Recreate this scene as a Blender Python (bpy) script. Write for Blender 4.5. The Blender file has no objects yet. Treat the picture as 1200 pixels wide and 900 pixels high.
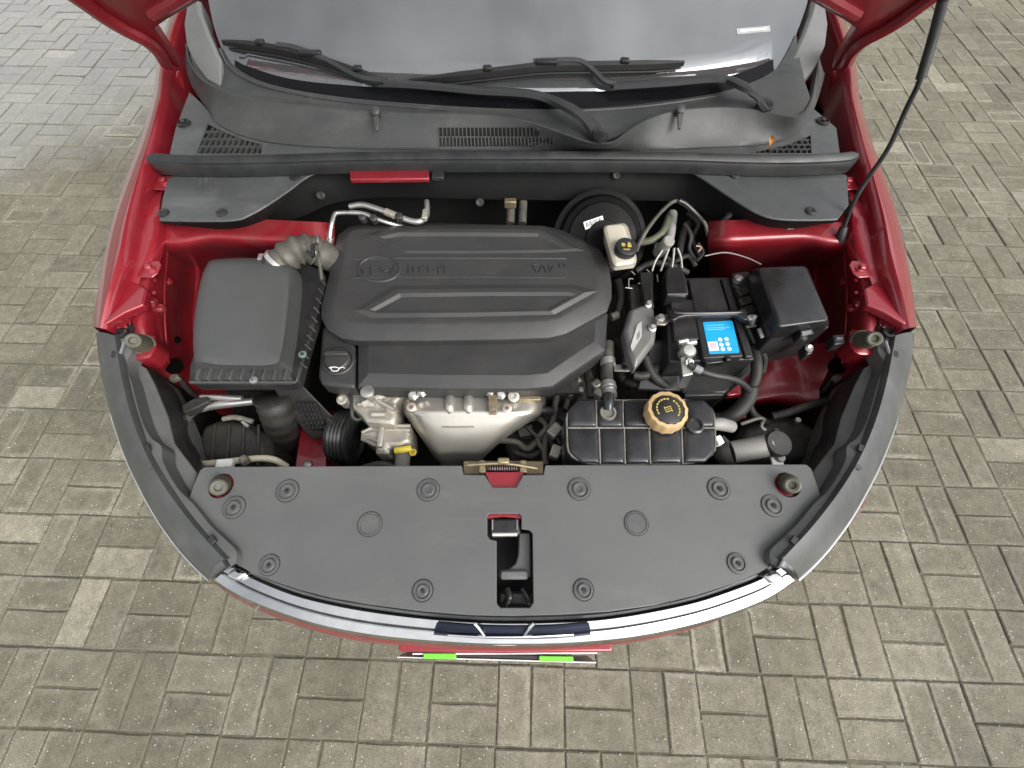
import bpy, bmesh, math, random
from mathutils import Vector, Matrix
random.seed(7)
R = math.radians
# ------------------------------------------------------------------ camera
CAMH, FPX, PITCH = 1.635, 505.0, R(63.1)
sc = bpy.context.scene
COL = sc.collection
cd = bpy.data.cameras.new('camera'); cam = bpy.data.objects.new('camera', cd); COL.objects.link(cam)
cam.location = (0, 0, CAMH); cam.rotation_euler = (math.pi/2 - PITCH, 0, 0)
cd.sensor_width = 36; cd.lens = 36*FPX/1200; cd.clip_start = .02; cd.clip_end = 500
sc.camera = cam
# ------------------------------------------------------------------ world, sun, exposure
SUN_EL, SUN_AZ = R(42), R(132)          # azimuth clockwise from +Y (the car's rear): veiled sun high on the right
w = bpy.data.worlds.new('World'); sc.world = w; w.use_nodes = True
nt = w.node_tree; nt.nodes.clear()
sky = nt.nodes.new('ShaderNodeTexSky'); sky.sky_type = 'NISHITA'; sky.sun_disc = False
sky.sun_elevation = SUN_EL; sky.sun_rotation = SUN_AZ; sky.air_density = 1.0; sky.dust_density = 4.0; sky.ozone_density = 1.0
hs = nt.nodes.new('ShaderNodeHueSaturation'); hs.inputs['Saturation'].default_value = .10; hs.inputs['Value'].default_value = 1.0
tc = nt.nodes.new('ShaderNodeTexCoord'); cn = nt.nodes.new('ShaderNodeTexNoise')
cn.inputs['Scale'].default_value = 2.2; cn.inputs['Detail'].default_value = 5; cn.inputs['Roughness'].default_value = .55
cr = nt.nodes.new('ShaderNodeValToRGB'); cr.color_ramp.elements[0].position = .35; cr.color_ramp.elements[1].position = .68
cr.color_ramp.elements[0].color = (.62, .64, .67, 1); cr.color_ramp.elements[1].color = (1.35, 1.33, 1.3, 1)
mu = nt.nodes.new('ShaderNodeMixRGB'); mu.blend_type = 'MULTIPLY'; mu.inputs[0].default_value = 1
bg = nt.nodes.new('ShaderNodeBackground'); bg.inputs['Strength'].default_value = .15
wo = nt.nodes.new('ShaderNodeOutputWorld')
nt.links.new(tc.outputs['Generated'], cn.inputs['Vector']); nt.links.new(cn.outputs['Fac'], cr.inputs['Fac'])
nt.links.new(sky.outputs[0], hs.inputs['Color']); nt.links.new(hs.outputs[0], mu.inputs[1]); nt.links.new(cr.outputs[0], mu.inputs[2])
sz = nt.nodes.new('ShaderNodeSeparateXYZ'); nt.links.new(tc.outputs['Generated'], sz.inputs[0])
oz = nt.nodes.new('ShaderNodeMapRange'); oz.inputs[1].default_value = 0; oz.inputs[2].default_value = 1; oz.inputs[3].default_value = .85; oz.inputs[4].default_value = 1.6   # an overcast sky is about three times brighter overhead
nt.links.new(sz.outputs[2], oz.inputs[0])
m2 = nt.nodes.new('ShaderNodeMixRGB'); m2.blend_type = 'MULTIPLY'; m2.inputs[0].default_value = 1; nt.links.new(mu.outputs[0], m2.inputs[1]); nt.links.new(oz.outputs[0], m2.inputs[2])
nt.links.new(m2.outputs[0], bg.inputs['Color']); nt.links.new(bg.outputs[0], wo.inputs['Surface'])
sl = bpy.data.lights.new('sun', 'SUN'); so = bpy.data.objects.new('sun', sl); COL.objects.link(so)
sl.energy = 1.15; sl.angle = R(36); sl.color = (1, .94, .85)
sd = Vector((math.sin(SUN_AZ)*math.cos(SUN_EL), math.cos(SUN_AZ)*math.cos(SUN_EL), math.sin(SUN_EL)))
so.rotation_euler = sd.to_track_quat('Z', 'Y').to_euler(); so.location = sd*20
vs = sc.view_settings; vs.view_transform = 'Standard'; vs.look = 'None'; vs.gamma = 1; vs.exposure = 0.6; vs.use_curve_mapping = False

# ------------------------------------------------------------------ geometry helpers
CP, SP = math.cos(PITCH), math.sin(PITCH)
def ray(px, py):
    u = (px-600)/FPX; v = (450-py)/FPX
    return Vector((u, CP+v*SP, -SP+v*CP))
def at(px, py, z):                       # point of the photograph at a known height above the ground
    d = ray(px, py); return Vector((0, 0, CAMH)) + d*((z-CAMH)/d.z)
def mpp(px, py, z): return (z-CAMH)/ray(px, py).z/FPX     # metres per photo pixel there
def P(pts, z=None): return [at(*p) if z is None else at(p[0], p[1], z) for p in pts]
def on(px, py, f, z0=1.1):               # point on the surface z = f(X, Y)
    z = z0
    for _ in range(40):
        p = at(px, py, z); z = z*.5 + f(p.x, p.y)*.5
    return at(px, py, z)
X0 = .5*(at(112, 389, .9).x + at(1070, 387, .9).x)
def mir(pts): return [Vector((2*X0-p.x, p.y, p.z)) for p in pts]
def area2(pts): return sum(a.x*b.y-b.x*a.y for a, b in zip(pts, pts[1:]+pts[:1]))
def ccw(pts):
    pts = list(pts); return pts if area2(pts) > 0 else pts[::-1]
def inset(pts, d, dz=0):                 # inset a ccw loop in plan
    n = len(pts); out = []
    for i in range(n):
        a, b, c = pts[i-1], pts[i], pts[(i+1) % n]
        e1 = Vector((b.x-a.x, b.y-a.y)); e2 = Vector((c.x-b.x, c.y-b.y))
        e1 = e1.normalized() if e1.length > 1e-9 else Vector((1, 0)); e2 = e2.normalized() if e2.length > 1e-9 else e1
        n1 = Vector((-e1.y, e1.x)); n2 = Vector((-e2.y, e2.x)); m = n1+n2
        m = m/max(.35, m.length_squared*.5) if m.length > 1e-6 else n1
        out.append(Vector((b.x+m.x*d, b.y+m.y*d, b.z+dz)))
    return out
def shrink(pts, k, dz=0):                # scale a loop about its middle in plan
    c = sum(pts, Vector())/len(pts); return [Vector((c.x+(p.x-c.x)*k, c.y+(p.y-c.y)*k, p.z+dz)) for p in pts]
def shift(pts, dx=0, dy=0, dz=0): return [p+Vector((dx, dy, dz)) for p in pts]
def rounded(pts, k=3, t=.25):            # cut the corners of a loop into arcs
    out = []; n = len(pts)
    for i in range(n):
        a, b, c = pts[i-1], pts[i], pts[(i+1) % n]
        p, q = b.lerp(a, t), b.lerp(c, t)
        for j in range(k+1):
            s = j/k; out.append(p*(1-s)**2 + b*2*s*(1-s) + q*s*s)
    return out
def spline(pts, n=6, closed=False):      # Catmull-Rom through the points
    m = len(pts); out = []
    rng = range(m if closed else m-1)
    g = (lambda i: pts[i % m]) if closed else (lambda i: pts[max(0, min(m-1, i))])
    for i in rng:
        p0, p1, p2, p3 = g(i-1), g(i), g(i+1), g(i+2)
        for j in range(n):
            s = j/n
            out.append(.5*((2*p1)+(p2-p0)*s+(2*p0-5*p1+4*p2-p3)*s*s+(3*p1-p0-3*p2+p3)*s**3))
    if not closed: out.append(pts[-1].copy())
    return out
class MB:
    def __init__(s): s.v = []; s.f = []; s.m = []; s.cur = 0
    def add(s, vs_, fs_):
        o = len(s.v); s.v += [tuple(v) for v in vs_]
        for f in fs_: s.f.append(tuple(o+i for i in f)); s.m.append(s.cur)
        return s
    def loft(s, loops, closed=True, cap0=False, cap1=False):
        n = len(loops[0]); vs_ = [p for l in loops for p in l]; fs_ = []
        for k in range(len(loops)-1):
            for i in range(n if closed else n-1):
                j = (i+1) % n; fs_.append((k*n+i, k*n+j, (k+1)*n+j, (k+1)*n+i))
        if cap0: fs_.append(tuple(range(n))[::-1])
        if cap1: fs_.append(tuple((len(loops)-1)*n+i for i in range(n)))
        return s.add(vs_, fs_)
    def prism(s, top, depth, base=None):
        top = ccw(top); bot = base or shift(top, dz=-depth)
        return s.loft([bot, top], True, True, True)
    def tube(s, pts, r, n=10, smooth=5, caps=True):
        if smooth: 
            m0 = len(pts); pp = spline([Vector(p) for p in pts], smooth)
            rr = [r]*len(pp) if not isinstance(r, (list, tuple)) else [r[min(m0-2, int(i/smooth))]*(1-(i/smooth-min(m0-2, int(i/smooth)))) + r[min(m0-1, int(i/smooth)+1)]*(i/smooth-min(m0-2, int(i/smooth))) for i in range(len(pp))]
        else: pp = [Vector(p) for p in pts]; rr = list(r) if isinstance(r, (list, tuple)) else [r]*len(pp)
        loops = []; up = None
        for i, p in enumerate(pp):
            t = (pp[min(i+1, len(pp)-1)]-pp[max(i-1, 0)])
            if t.length < 1e-9: t = Vector((0, 0, 1))
            t.normalize()
            if up is None: up = t.orthogonal().normalized()
            up = (up - t*up.dot(t)); up = up.normalized() if up.length > 1e-6 else t.orthogonal().normalized()
            b = t.cross(up)
            loops.append([p+(up*math.cos(2*math.pi*k/n)+b*math.sin(2*math.pi*k/n))*rr[i] for k in range(n)])
        return s.loft(loops, True, caps, caps)
    def lathe(s, o, axis, prof, n=24, a0=0.0):
        o = Vector(o); ax = Vector(axis).normalized(); u = ax.orthogonal().normalized(); v = ax.cross(u)
        loops = []
        for r, h in prof:
            loops.append([o+ax*h+(u*math.cos(a0+2*math.pi*k/n)+v*math.sin(a0+2*math.pi*k/n))*max(r, 1e-5) for k in range(n)])
        return s.loft(loops, True, True, True)
    def box(s, c, dx, dy, dz, ang=0, tilt=None):
        c = Vector(c); M = Matrix.Rotation(ang, 3, 'Z')
        if tilt is not None: M = tilt @ M
        vs_ = [c+M@Vector((x*dx/2, y*dy/2, z*dz/2)) for z in (-1, 1) for x, y in ((-1, -1), (1, -1), (1, 1), (-1, 1))]
        return s.add(vs_, [(3, 2, 1, 0), (4, 5, 6, 7), (0, 1, 5, 4), (1, 2, 6, 5), (2, 3, 7, 6), (3, 0, 4, 7)])
    def sheet(s, rows, thick=.002):      # open grid of points, given a thickness downwards
        m = len(rows[0]); vs_ = [p for r in rows for p in r]; N = len(vs_); fs_ = []
        for k in range(len(rows)-1):
            for i in range(m-1): fs_.append((k*m+i, k*m+i+1, (k+1)*m+i+1, (k+1)*m+i))
        back = [p+Vector((0, 0, -thick)) for p in vs_]
        fb = [tuple(N+i for i in f[::-1]) for f in fs_]
        bd = [i for i in range(m)] + [k*m+m-1 for k in range(1, len(rows))] + [(len(rows)-1)*m+i for i in range(m-2, -1, -1)] + [k*m for k in range(len(rows)-2, 0, -1)]
        fw = [(bd[(i+1) % len(bd)], bd[i], N+bd[i], N+bd[(i+1) % len(bd)]) for i in range(len(bd))]
        return s.add(vs_+back, fs_+fb+fw)
    def build(s, name, mats, parent=None, bevel=0, seg=2, sharp=38, sub=0, flat=False, label=None, recalc=True):
        me = bpy.data.meshes.new(name); me.from_pydata(s.v, [], s.f); 
        for i, m in enumerate(s.m): me.polygons[i].material_index = m
        if recalc:
            bm = bmesh.new(); bm.from_mesh(me); bmesh.ops.recalc_face_normals(bm, faces=bm.faces); bm.to_mesh(me); bm.free()
        for m in (mats if isinstance(mats, (list, tuple)) else [mats]): me.materials.append(m)
        if not flat:
            me.polygons.foreach_set('use_smooth', [True]*len(me.polygons)); me.set_sharp_from_angle(angle=R(sharp))
        o = bpy.data.objects.new(name, me); COL.objects.link(o)
        if sub:
            q = o.modifiers.new('sub', 'SUBSURF'); q.levels = sub; q.render_levels = sub
        if bevel:
            q = o.modifiers.new('bevel', 'BEVEL'); q.width = bevel; q.segments = seg; q.limit_method = 'ANGLE'; q.angle_limit = R(32)
        if parent is not None: o.parent = parent; o.matrix_parent_inverse = parent_inv(parent)
        if label: o['label'] = label
        return o
def parent_inv(p): return Matrix.Translation(p.location).inverted() if p.parent is None else Matrix.Identity(4)
def thing(name, label, cat, loc=(0, 0, 0)):
    o = bpy.data.objects.new(name, None); COL.objects.link(o); o.location = loc; o['label'] = label; o['category'] = cat; o.empty_display_size = .1
    return o
def shape2d(outer, holes, zf, thick):    # a flat plate with holes, laid on z = zf(x, y)
    cu = bpy.data.curves.new('tmp', 'CURVE'); cu.dimensions = '2D'; cu.fill_mode = 'BOTH'
    for lp in [outer]+holes:
        sp = cu.splines.new('POLY'); sp.points.add(len(lp)-1); sp.use_cyclic_u = True
        for q, p in zip(sp.points, lp): q.co = (p.x, p.y, 0, 1)
    ob = bpy.data.objects.new('tmp', cu); COL.objects.link(ob); cu.extrude = thick/2
    dg = bpy.context.evaluated_depsgraph_get(); me = bpy.data.meshes.new_from_object(ob.evaluated_get(dg))
    bpy.data.objects.remove(ob); bpy.data.curves.remove(cu)
    bm = bmesh.new(); bm.from_mesh(me); bmesh.ops.remove_doubles(bm, verts=bm.verts, dist=1e-5); bm.to_mesh(me); bm.free()
    mb = MB(); mb.add([Vector((v.co.x, v.co.y, zf(v.co.x, v.co.y)+v.co.z-thick/2)) for v in me.vertices], [tuple(p.vertices) for p in me.polygons])
    bpy.data.meshes.remove(me); return mb
def circ(c, r, n=24): return [c+Vector((math.cos(2*math.pi*i/n)*r, math.sin(2*math.pi*i/n)*r, 0)) for i in range(n)]

# ------------------------------------------------------------------ materials
def mat(name, col, rough=.5, metal=0, var=.15, vscale=30, bump=0, bscale=300, coat=0, coatr=.05, dust=0, dcol=(.28, .25, .21), spec=.5, dscale=9, rvar=.1):
    m = bpy.data.materials.new(name); m.use_nodes = True; n = m.node_tree.nodes; l = m.node_tree.links
    b = n['Principled BSDF']; b.inputs['Metallic'].default_value = metal; b.inputs['Specular IOR Level'].default_value = spec
    g = n.new('ShaderNodeNewGeometry')
    no = n.new('ShaderNodeTexNoise'); no.inputs['Scale'].default_value = vscale; no.inputs['Detail'].default_value = 6; no.inputs['Roughness'].default_value = .6
    l.new(g.outputs['Position'], no.inputs['Vector'])
    rp = n.new('ShaderNodeValToRGB'); rp.color_ramp.elements[0].position = .3; rp.color_ramp.elements[1].position = .72
    rp.color_ramp.elements[0].color = tuple(c*(1-var) for c in col)+(1,); rp.color_ramp.elements[1].color = tuple(min(1, c*(1+var)) for c in col)+(1,)
    l.new(no.outputs['Fac'], rp.inputs['Fac']); out = rp.outputs[0]
    if dust:
        d = n.new('ShaderNodeTexNoise'); d.inputs['Scale'].default_value = dscale; d.inputs['Detail'].default_value = 8; d.inputs['Roughness'].default_value = .7
        l.new(g.outputs['Position'], d.inputs['Vector'])
        dr = n.new('ShaderNodeMapRange'); dr.inputs[1].default_value = .42; dr.inputs[2].default_value = .78; dr.inputs[4].default_value = dust
        l.new(d.outputs['Fac'], dr.inputs[0]); mx = n.new('ShaderNodeMixRGB'); l.new(dr.outputs[0], mx.inputs[0]); l.new(out, mx.inputs[1]); mx.inputs[2].default_value = dcol+(1,); out = mx.outputs[0]
    l.new(out, b.inputs['Base Color'])
    rr = n.new('ShaderNodeMapRange'); rr.inputs[1].default_value = .3; rr.inputs[2].default_value = .7; rr.inputs[3].default_value = max(.02, rough-rvar); rr.inputs[4].default_value = min(1, rough+rvar)
    no2 = n.new('ShaderNodeTexNoise'); no2.inputs['Scale'].default_value = vscale*.6; no2.inputs['Detail'].default_value = 5; l.new(g.outputs['Position'], no2.inputs['Vector'])
    l.new(no2.outputs['Fac'], rr.inputs[0]); l.new(rr.outputs[0], b.inputs['Roughness'])
    if coat: b.inputs['Coat Weight'].default_value = coat; b.inputs['Coat Roughness'].default_value = coatr
    if bump:
        bn = n.new('ShaderNodeTexNoise'); bn.inputs['Scale'].default_value = bscale; bn.inputs['Detail'].default_value = 3; l.new(g.outputs['Position'], bn.inputs['Vector'])
        bp = n.new('ShaderNodeBump'); bp.inputs['Strength'].default_value = bump; bp.inputs['Distance'].default_value = .002
        l.new(bn.outputs['Fac'], bp.inputs['Height']); l.new(bp.outputs[0], b.inputs['Normal'])
    return m
RED = mat('red_paint', (.27, .011, .022), .34, .3, .08, 12, 0, coat=1, coatr=.04, dust=.06, dcol=(.45, .3, .28))
REDIN = mat('red_bay_paint', (.25, .009, .018), .42, .25, .14, 10, .05, 60, coat=.6, coatr=.14, dust=.3, dcol=(.22, .07, .065), dscale=7)
COVER = mat('grey_cover_plastic', (.090, .093, .092), .46, 0, .07, 9, .10, 700, dust=.45, dcol=(.14, .14, .135), dscale=3.2)
def streaks(m, col, amt, sc_):           # wiped dust: stretched, uneven smears
    n = m.node_tree.nodes; l = m.node_tree.links; b = n['Principled BSDF']; src = b.inputs['Base Color'].links[0].from_socket
    g = n.new('ShaderNodeNewGeometry'); mp = n.new('ShaderNodeMapping'); mp.inputs['Scale'].default_value = sc_; mp.inputs['Rotation'].default_value = (0, 0, .25); l.new(g.outputs['Position'], mp.inputs[0])
    no = n.new('ShaderNodeTexNoise'); no.inputs['Scale'].default_value = 1; no.inputs['Detail'].default_value = 9; no.inputs['Roughness'].default_value = .68; no.inputs['Distortion'].default_value = .6; l.new(mp.outputs[0], no.inputs['Vector'])
    mr = n.new('ShaderNodeMapRange'); mr.inputs[1].default_value = .5; mr.inputs[2].default_value = .72; mr.inputs[4].default_value = amt; l.new(no.outputs['Fac'], mr.inputs[0])
    mx = n.new('ShaderNodeMixRGB'); l.new(mr.outputs[0], mx.inputs[0]); l.new(src, mx.inputs[1]); mx.inputs[2].default_value = col+(1,); l.new(mx.outputs[0], b.inputs['Base Color'])
streaks(COVER, (.145, .145, .139), .45, (3.0, 9, 3)); 
ENG = mat('engine_cover_plastic', (.033, .033, .0335), .45, 0, .06, 12, .22, 900, dust=.1, dcol=(.14, .135, .13), dscale=8)
COWL = mat('cowl_plastic', (.042, .044, .044), .5, 0, .10, 10, .15, 800, dust=.22, dcol=(.16, .16, .155), dscale=6)
COWLF = mat('cowl_ledge_plastic', (.058, .062, .063), .42, 0, .12, 8, .12, 700, dust=.4, dcol=(.13, .135, .135), dscale=5)  # lighter copy of COWL: dust, plus the sheen of the flats as colour
TRIM = mat('corner_trim_plastic', (.125, .13, .127), .5, 0, .1, 14, .12, 700, dust=.25, dcol=(.28, .28, .27))
LAMP = mat('headlamp_grey_plastic', (.056, .059, .058), .42, 0, .08, 12, .08, 600, dust=.18, dcol=(.25, .26, .26))
LAMPB = mat('headlamp_back_plastic', (.11, .113, .111), .5, 0, .1, 14, .05, 500, dust=.25, dcol=(.28, .28, .27))
BLK = mat('black_plastic', (.016, .016, .017), .42, 0, .2, 25, .12, 500, dust=.28, dcol=(.10, .095, .085), dscale=14)
BLKG = mat('glossy_black_plastic', (.013, .013, .014), .28, 0, .2, 20, .04, 400, dust=.12, dcol=(.09, .09, .085), dscale=18)
BLKD = mat('dirty_black_plastic', (.020, .019, .017), .6, 0, .3, 30, .3, 250, dust=.42, dcol=(.085, .075, .058), dscale=22)
RUB = mat('rubber', (.022, .022, .022), .5, 0, .2, 30, .1, 400, dust=.3, dcol=(.08, .078, .072))
SEAL = mat('rubber_seal', (.018, .019, .02), .4, 0, .2, 30, .08, 300, dust=.18, dcol=(.10, .10, .095), dscale=25)
HOSE = mat('dusty_hose_rubber', (.055, .052, .045), .62, 0, .2, 40, .15, 300, dust=.6, dcol=(.20, .18, .14), dscale=25)
OLIVE = mat('bump_stop_rubber', (.085, .082, .06), .6, 0, .15, 40, .1, 300, dust=.3, dcol=(.2, .19, .15))
ALU = mat('cast_aluminium', (.48, .455, .40), .46, .65, .15, 40, .3, 250, dust=.45, dcol=(.30, .26, .20), dscale=30)
SHIELD = mat('heat_shield_metal', (.56, .535, .475), .36, .75, .1, 14, .12, 60, dust=.2, dcol=(.40, .36, .29), dscale=14)
STEEL = mat('bright_steel', (.48, .47, .45), .4, .8, .1, 40, .05, 200, dust=.1)
PIPE = mat('aluminium_pipe', (.66, .65, .62), .33, .9, .08, 40, .04, 200, dust=.1)
CHROME = mat('chrome', (.70, .71, .72), .10, 1, .08, 25, 0, rvar=.05, dust=.4, dcol=(.30, .28, .25), dscale=16)
BLUECH = mat('blue_reflection_chrome', (.012, .015, .03), .08, .6, .3, 60, 0, rvar=.03)  # dark chrome with its blue reflection put into the base colour
GOLD = mat('zinc_plate_gold', (.33, .27, .17), .45, .7, .25, 50, .1, 200, dust=.4, dcol=(.2, .16, .1), dscale=40)
BEIGE = mat('reservoir_plastic', (.50, .465, .38), .4, 0, .05, 30, .04, 200, dust=.1, dcol=(.5, .43, .3))
GREYCYL = mat('filler_neck_plastic', (.27, .26, .245), .5, 0, .08, 30, .05, 300, dust=.2)
ECU = mat('control_unit_alloy', (.19, .19, .18), .5, .4, .1, 40, .15, 300, dust=.2)
TANK = mat('coolant_tank_plastic', (.022, .023, .025), .26, 0, .2, 20, .03, 200, dust=.15, dcol=(.12, .12, .115), dscale=22)
TANKE = mat('coolant_tank_seam', (.16, .153, .132), .5, 0, .2, 60, .1, 300, dust=.5, dcol=(.36, .33, .27), dscale=40)
OCHRE = mat('ochre_cap_plastic', (.50, .35, .17), .45, 0, .12, 40, .08, 300, dust=.25, dcol=(.55, .42, .22), dscale=30)
YEL = mat('yellow_print', (.50, .40, .08), .5, 0, .1, 60)
YELP = mat('yellow_plastic', (.78, .62, .06), .4, 0, .08, 60)
BLUE = mat('blue_label', (.01, .34, .66), .4, 0, .04, 60)
WHITE = mat('white_print', (.78, .78, .76), .5, 0, .05, 60)
PLATEW = mat('plate_white', (.75, .75, .74), .35, 0, .05, 60)
GREEN = mat('green_clip', (.16, .62, .05), .4, 0, .05, 60)
PINK = mat('pink_print', (.7, .42, .5), .5)
GREYP = mat('grey_print', (.2, .2, .21), .5)
BLADE = mat('wiper_rubber', (.008, .008, .008), .5, 0, .2, 40, .05, 300)
WARM = mat('wiper_arm_paint', (.028, .029, .030), .6, 0, .1, 40, .1, 600)
LEAF = mat('dry_leaf', (.42, .19, .05), .7, 0, .3, 150)
DASH = mat('dashboard', (.05, .05, .055), .7, 0, .1, 12, .2, 600)
TYRE = mat('tyre_rubber', (.02, .02, .02), .8)
streaks(ENG, (.058, .056, .053), .5, (9, 16, 6)); streaks(COWL, (.10, .10, .097), .6, (5, 12, 6)); streaks(COWLF, (.14, .145, .145), .6, (6, 11, 5)); streaks(LAMP, (.14, .14, .135), .5, (7, 9, 5)); streaks(REDIN, (.20, .06, .055), .5, (9, 9, 6)); streaks(BLKG, (.05, .048, .045), .5, (14, 9, 9))
def glass_mat():                         # raked laminated glass; pale diffuse film put in to brighten it like sky reflection
    m = bpy.data.materials.new('windscreen_glass'); m.use_nodes = True; n = m.node_tree.nodes; l = m.node_tree.links; n.clear()
    o = n.new('ShaderNodeOutputMaterial'); mx = n.new('ShaderNodeMixShader'); mx2 = n.new('ShaderNodeMixShader'); t = n.new('ShaderNodeBsdfTransparent'); g = n.new('ShaderNodeBsdfGlossy'); d = n.new('ShaderNodeBsdfDiffuse')
    t.inputs[0].default_value = (.84, .87, .86, 1); g.inputs['Roughness'].default_value = .02; g.inputs[0].default_value = (.95, .98, 1, 1); d.inputs[0].default_value = (.50, .52, .53, 1)
    ge = n.new('ShaderNodeNewGeometry'); no = n.new('ShaderNodeTexNoise'); no.inputs['Scale'].default_value = 5; no.inputs['Detail'].default_value = 6; l.new(ge.outputs['Position'], no.inputs['Vector'])
    mr = n.new('ShaderNodeMapRange'); mr.inputs[1].default_value = .3; mr.inputs[2].default_value = .7; mr.inputs[3].default_value = .10; mr.inputs[4].default_value = .2; l.new(no.outputs['Fac'], mr.inputs[0])
    lw = n.new('ShaderNodeFresnel'); lw.inputs[0].default_value = 2.45
    l.new(mr.outputs[0], mx2.inputs[0]); l.new(t.outputs[0], mx2.inputs[1]); l.new(d.outputs[0], mx2.inputs[2])
    l.new(lw.outputs[0], mx.inputs[0]); l.new(mx2.outputs[0], mx.inputs[1]); l.new(g.outputs[0], mx.inputs[2]); l.new(mx.outputs[0], o.inputs[0]); return m
GLASS = glass_mat()
def paver_mat():
    m = bpy.data.materials.new('concrete_paver'); m.use_nodes = True; n = m.node_tree.nodes; l = m.node_tree.links; b = n['Principled BSDF']
    g = n.new('ShaderNodeNewGeometry'); oi = n.new('ShaderNodeObjectInfo'); at_ = n.new('ShaderNodeAttribute'); at_.attribute_name = 'rnd'
    ad = n.new('ShaderNodeMath'); ad.operation = 'ADD'; l.new(oi.outputs['Random'], ad.inputs[0]); l.new(at_.outputs['Fac'], ad.inputs[1])
    fr = n.new('ShaderNodeMath'); fr.operation = 'FRACT'; l.new(ad.outputs[0], fr.inputs[0])
    base = n.new('ShaderNodeValToRGB'); e = base.color_ramp.elements
    e[0].position = 0; e[0].color = (.140, .130, .096, 1); e[1].position = 1; e[1].color = (.27, .252, .193, 1)
    for p, c in ((.35, (.158, .147, .109, 1)), (.7, (.172, .160, .119, 1)), (.96, (.190, .177, .132, 1)), (.975, (.225, .210, .160, 1))):
        q = e.new(p); q.color = c
    l.new(fr.outputs[0], base.inputs[0])
    def noise(s, d=6, r=.6):
        q = n.new('ShaderNodeTexNoise'); q.inputs['Scale'].default_value = s; q.inputs['Detail'].default_value = d; q.inputs['Roughness'].default_value = r
        l.new(g.outputs['Position'], q.inputs['Vector']); return q.outputs['Fac']
    def mr(i, a, b_, c, d):
        q = n.new('ShaderNodeMapRange'); q.inputs[1].default_value = a; q.inputs[2].default_value = b_; q.inputs[3].default_value = c; q.inputs[4].default_value = d; l.new(i, q.inputs[0]); return q.outputs[0]
    def mul(a, fac_):
        q = n.new('ShaderNodeMixRGB'); q.blend_type = 'MULTIPLY'; q.inputs[0].default_value = 1; l.new(a, q.inputs[1]); l.new(fac_, q.inputs[2]); return q.outputs[0]
    def mixc(a, f, c):
        q = n.new('ShaderNodeMixRGB'); l.new(f, q.inputs[0]); l.new(a, q.inputs[1]); q.inputs[2].default_value = c+(1,); return q.outputs[0]
    c = base.outputs[0]
    c = mul(c, mr(noise(1.3, 4), .3, .7, .72, 1.18))          # broad stains
    c = mul(c, mr(noise(22, 8, .7), .3, .7, .70, 1.25))        # mottling
    c = mul(c, mr(noise(260, 3, .6), .32, .7, .64, 1.32))     # grain
    c = mixc(c, mr(noise(9, 7, .7), .60, .80, 0, .5), (.36, .34, .285))   # pale efflorescence
    c = mixc(c, mr(noise(3.1, 6, .7), .58, .75, 0, .45), (.15, .142, .095))  # algae
    uv = n.new('ShaderNodeUVMap'); uv.uv_map = 'stone'; su = n.new('ShaderNodeSeparateXYZ'); l.new(uv.outputs[0], su.inputs[0])
    def mth(op, a, b_=None):
        q = n.new('ShaderNodeMath'); q.operation = op
        (l.new(a, q.inputs[0]) if not isinstance(a, (int, float)) else setattr(q.inputs[0], 'default_value', a))
        if b_ is not None: (l.new(b_, q.inputs[1]) if not isinstance(b_, (int, float)) else setattr(q.inputs[1], 'default_value', b_))
        return q.outputs[0]
    ex = mth('MULTIPLY', mth('SUBTRACT', .5, mth('ABSOLUTE', mth('SUBTRACT', su.outputs[0], .5))), .2)
    ey = mth('MULTIPLY', mth('SUBTRACT', .5, mth('ABSOLUTE', mth('SUBTRACT', su.outputs[1], .5))), .1)
    ed = mth('MINIMUM', ex, ey)          # metres from the stone's edge
    ed = mth('ADD', ed, mr(noise(60, 4), .3, .7, -.006, .006))
    oi2 = mth('FRACT', mth('MULTIPLY', fr.outputs[0], 7.31))
    c = mixc(c, mth('MULTIPLY', mr(ed, .003, .017, 1, 0), mth('MULTIPLY', mr(noise(2.3, 4), .45, .65, .0, .7), oi2)), (.37, .35, .29))   # pale lime bloom along the edges
    c = mixc(c, mr(mth('ADD', ed, mr(noise(130, 3), .3, .7, -.004, .004)), -.0012, .0022, .7, 0), (.125, .116, .086))   # sand and moss creeping over the arrises
    vo = n.new('ShaderNodeTexVoronoi'); vo.inputs['Scale'].default_value = 95; l.new(g.outputs['Position'], vo.inputs['Vector'])
    lt = n.new('ShaderNodeMath'); lt.operation = 'LESS_THAN'; l.new(vo.outputs['Distance'], lt.inputs[0]); lt.inputs[1].default_value = .17
    sp = n.new('ShaderNodeSeparateColor'); l.new(vo.outputs['Color'], sp.inputs[0])
    gt = n.new('ShaderNodeMath'); gt.operation = 'GREATER_THAN'; l.new(sp.outputs[0], gt.inputs[0]); gt.inputs[1].default_value = .82
    mm = n.new('ShaderNodeMath'); mm.operation = 'MULTIPLY'; l.new(lt.outputs[0], mm.inputs[0]); l.new(gt.outputs[0], mm.inputs[1])
    m8 = n.new('ShaderNodeMath'); m8.operation = 'MULTIPLY'; l.new(mm.outputs[0], m8.inputs[0]); m8.inputs[1].default_value = .8
    c = mixc(c, m8.outputs[0], (.55, .53, .47))              # pale aggregate specks
    l.new(c, b.inputs['Base Color'])
    # a wet patch at the far left
    sx = n.new('ShaderNodeSeparateXYZ'); l.new(g.outputs['Position'], sx.inputs[0])
    wx = n.new('ShaderNodeVectorMath'); wx.operation = 'DISTANCE'; l.new(g.outputs['Position'], wx.inputs[0]); wx.inputs[1].default_value = (-4.3, 3.5, 0)
    wn = n.new('ShaderNodeMath'); wn.operation = 'MULTIPLY_ADD'; l.new(noise(.9, 6, .65), wn.inputs[0]); wn.inputs[1].default_value = 1.9; l.new(wx.outputs['Value'], wn.inputs[2])
    wet = mr(wn.outputs[0], 2.75, 3.35, 1, 0)
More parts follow.
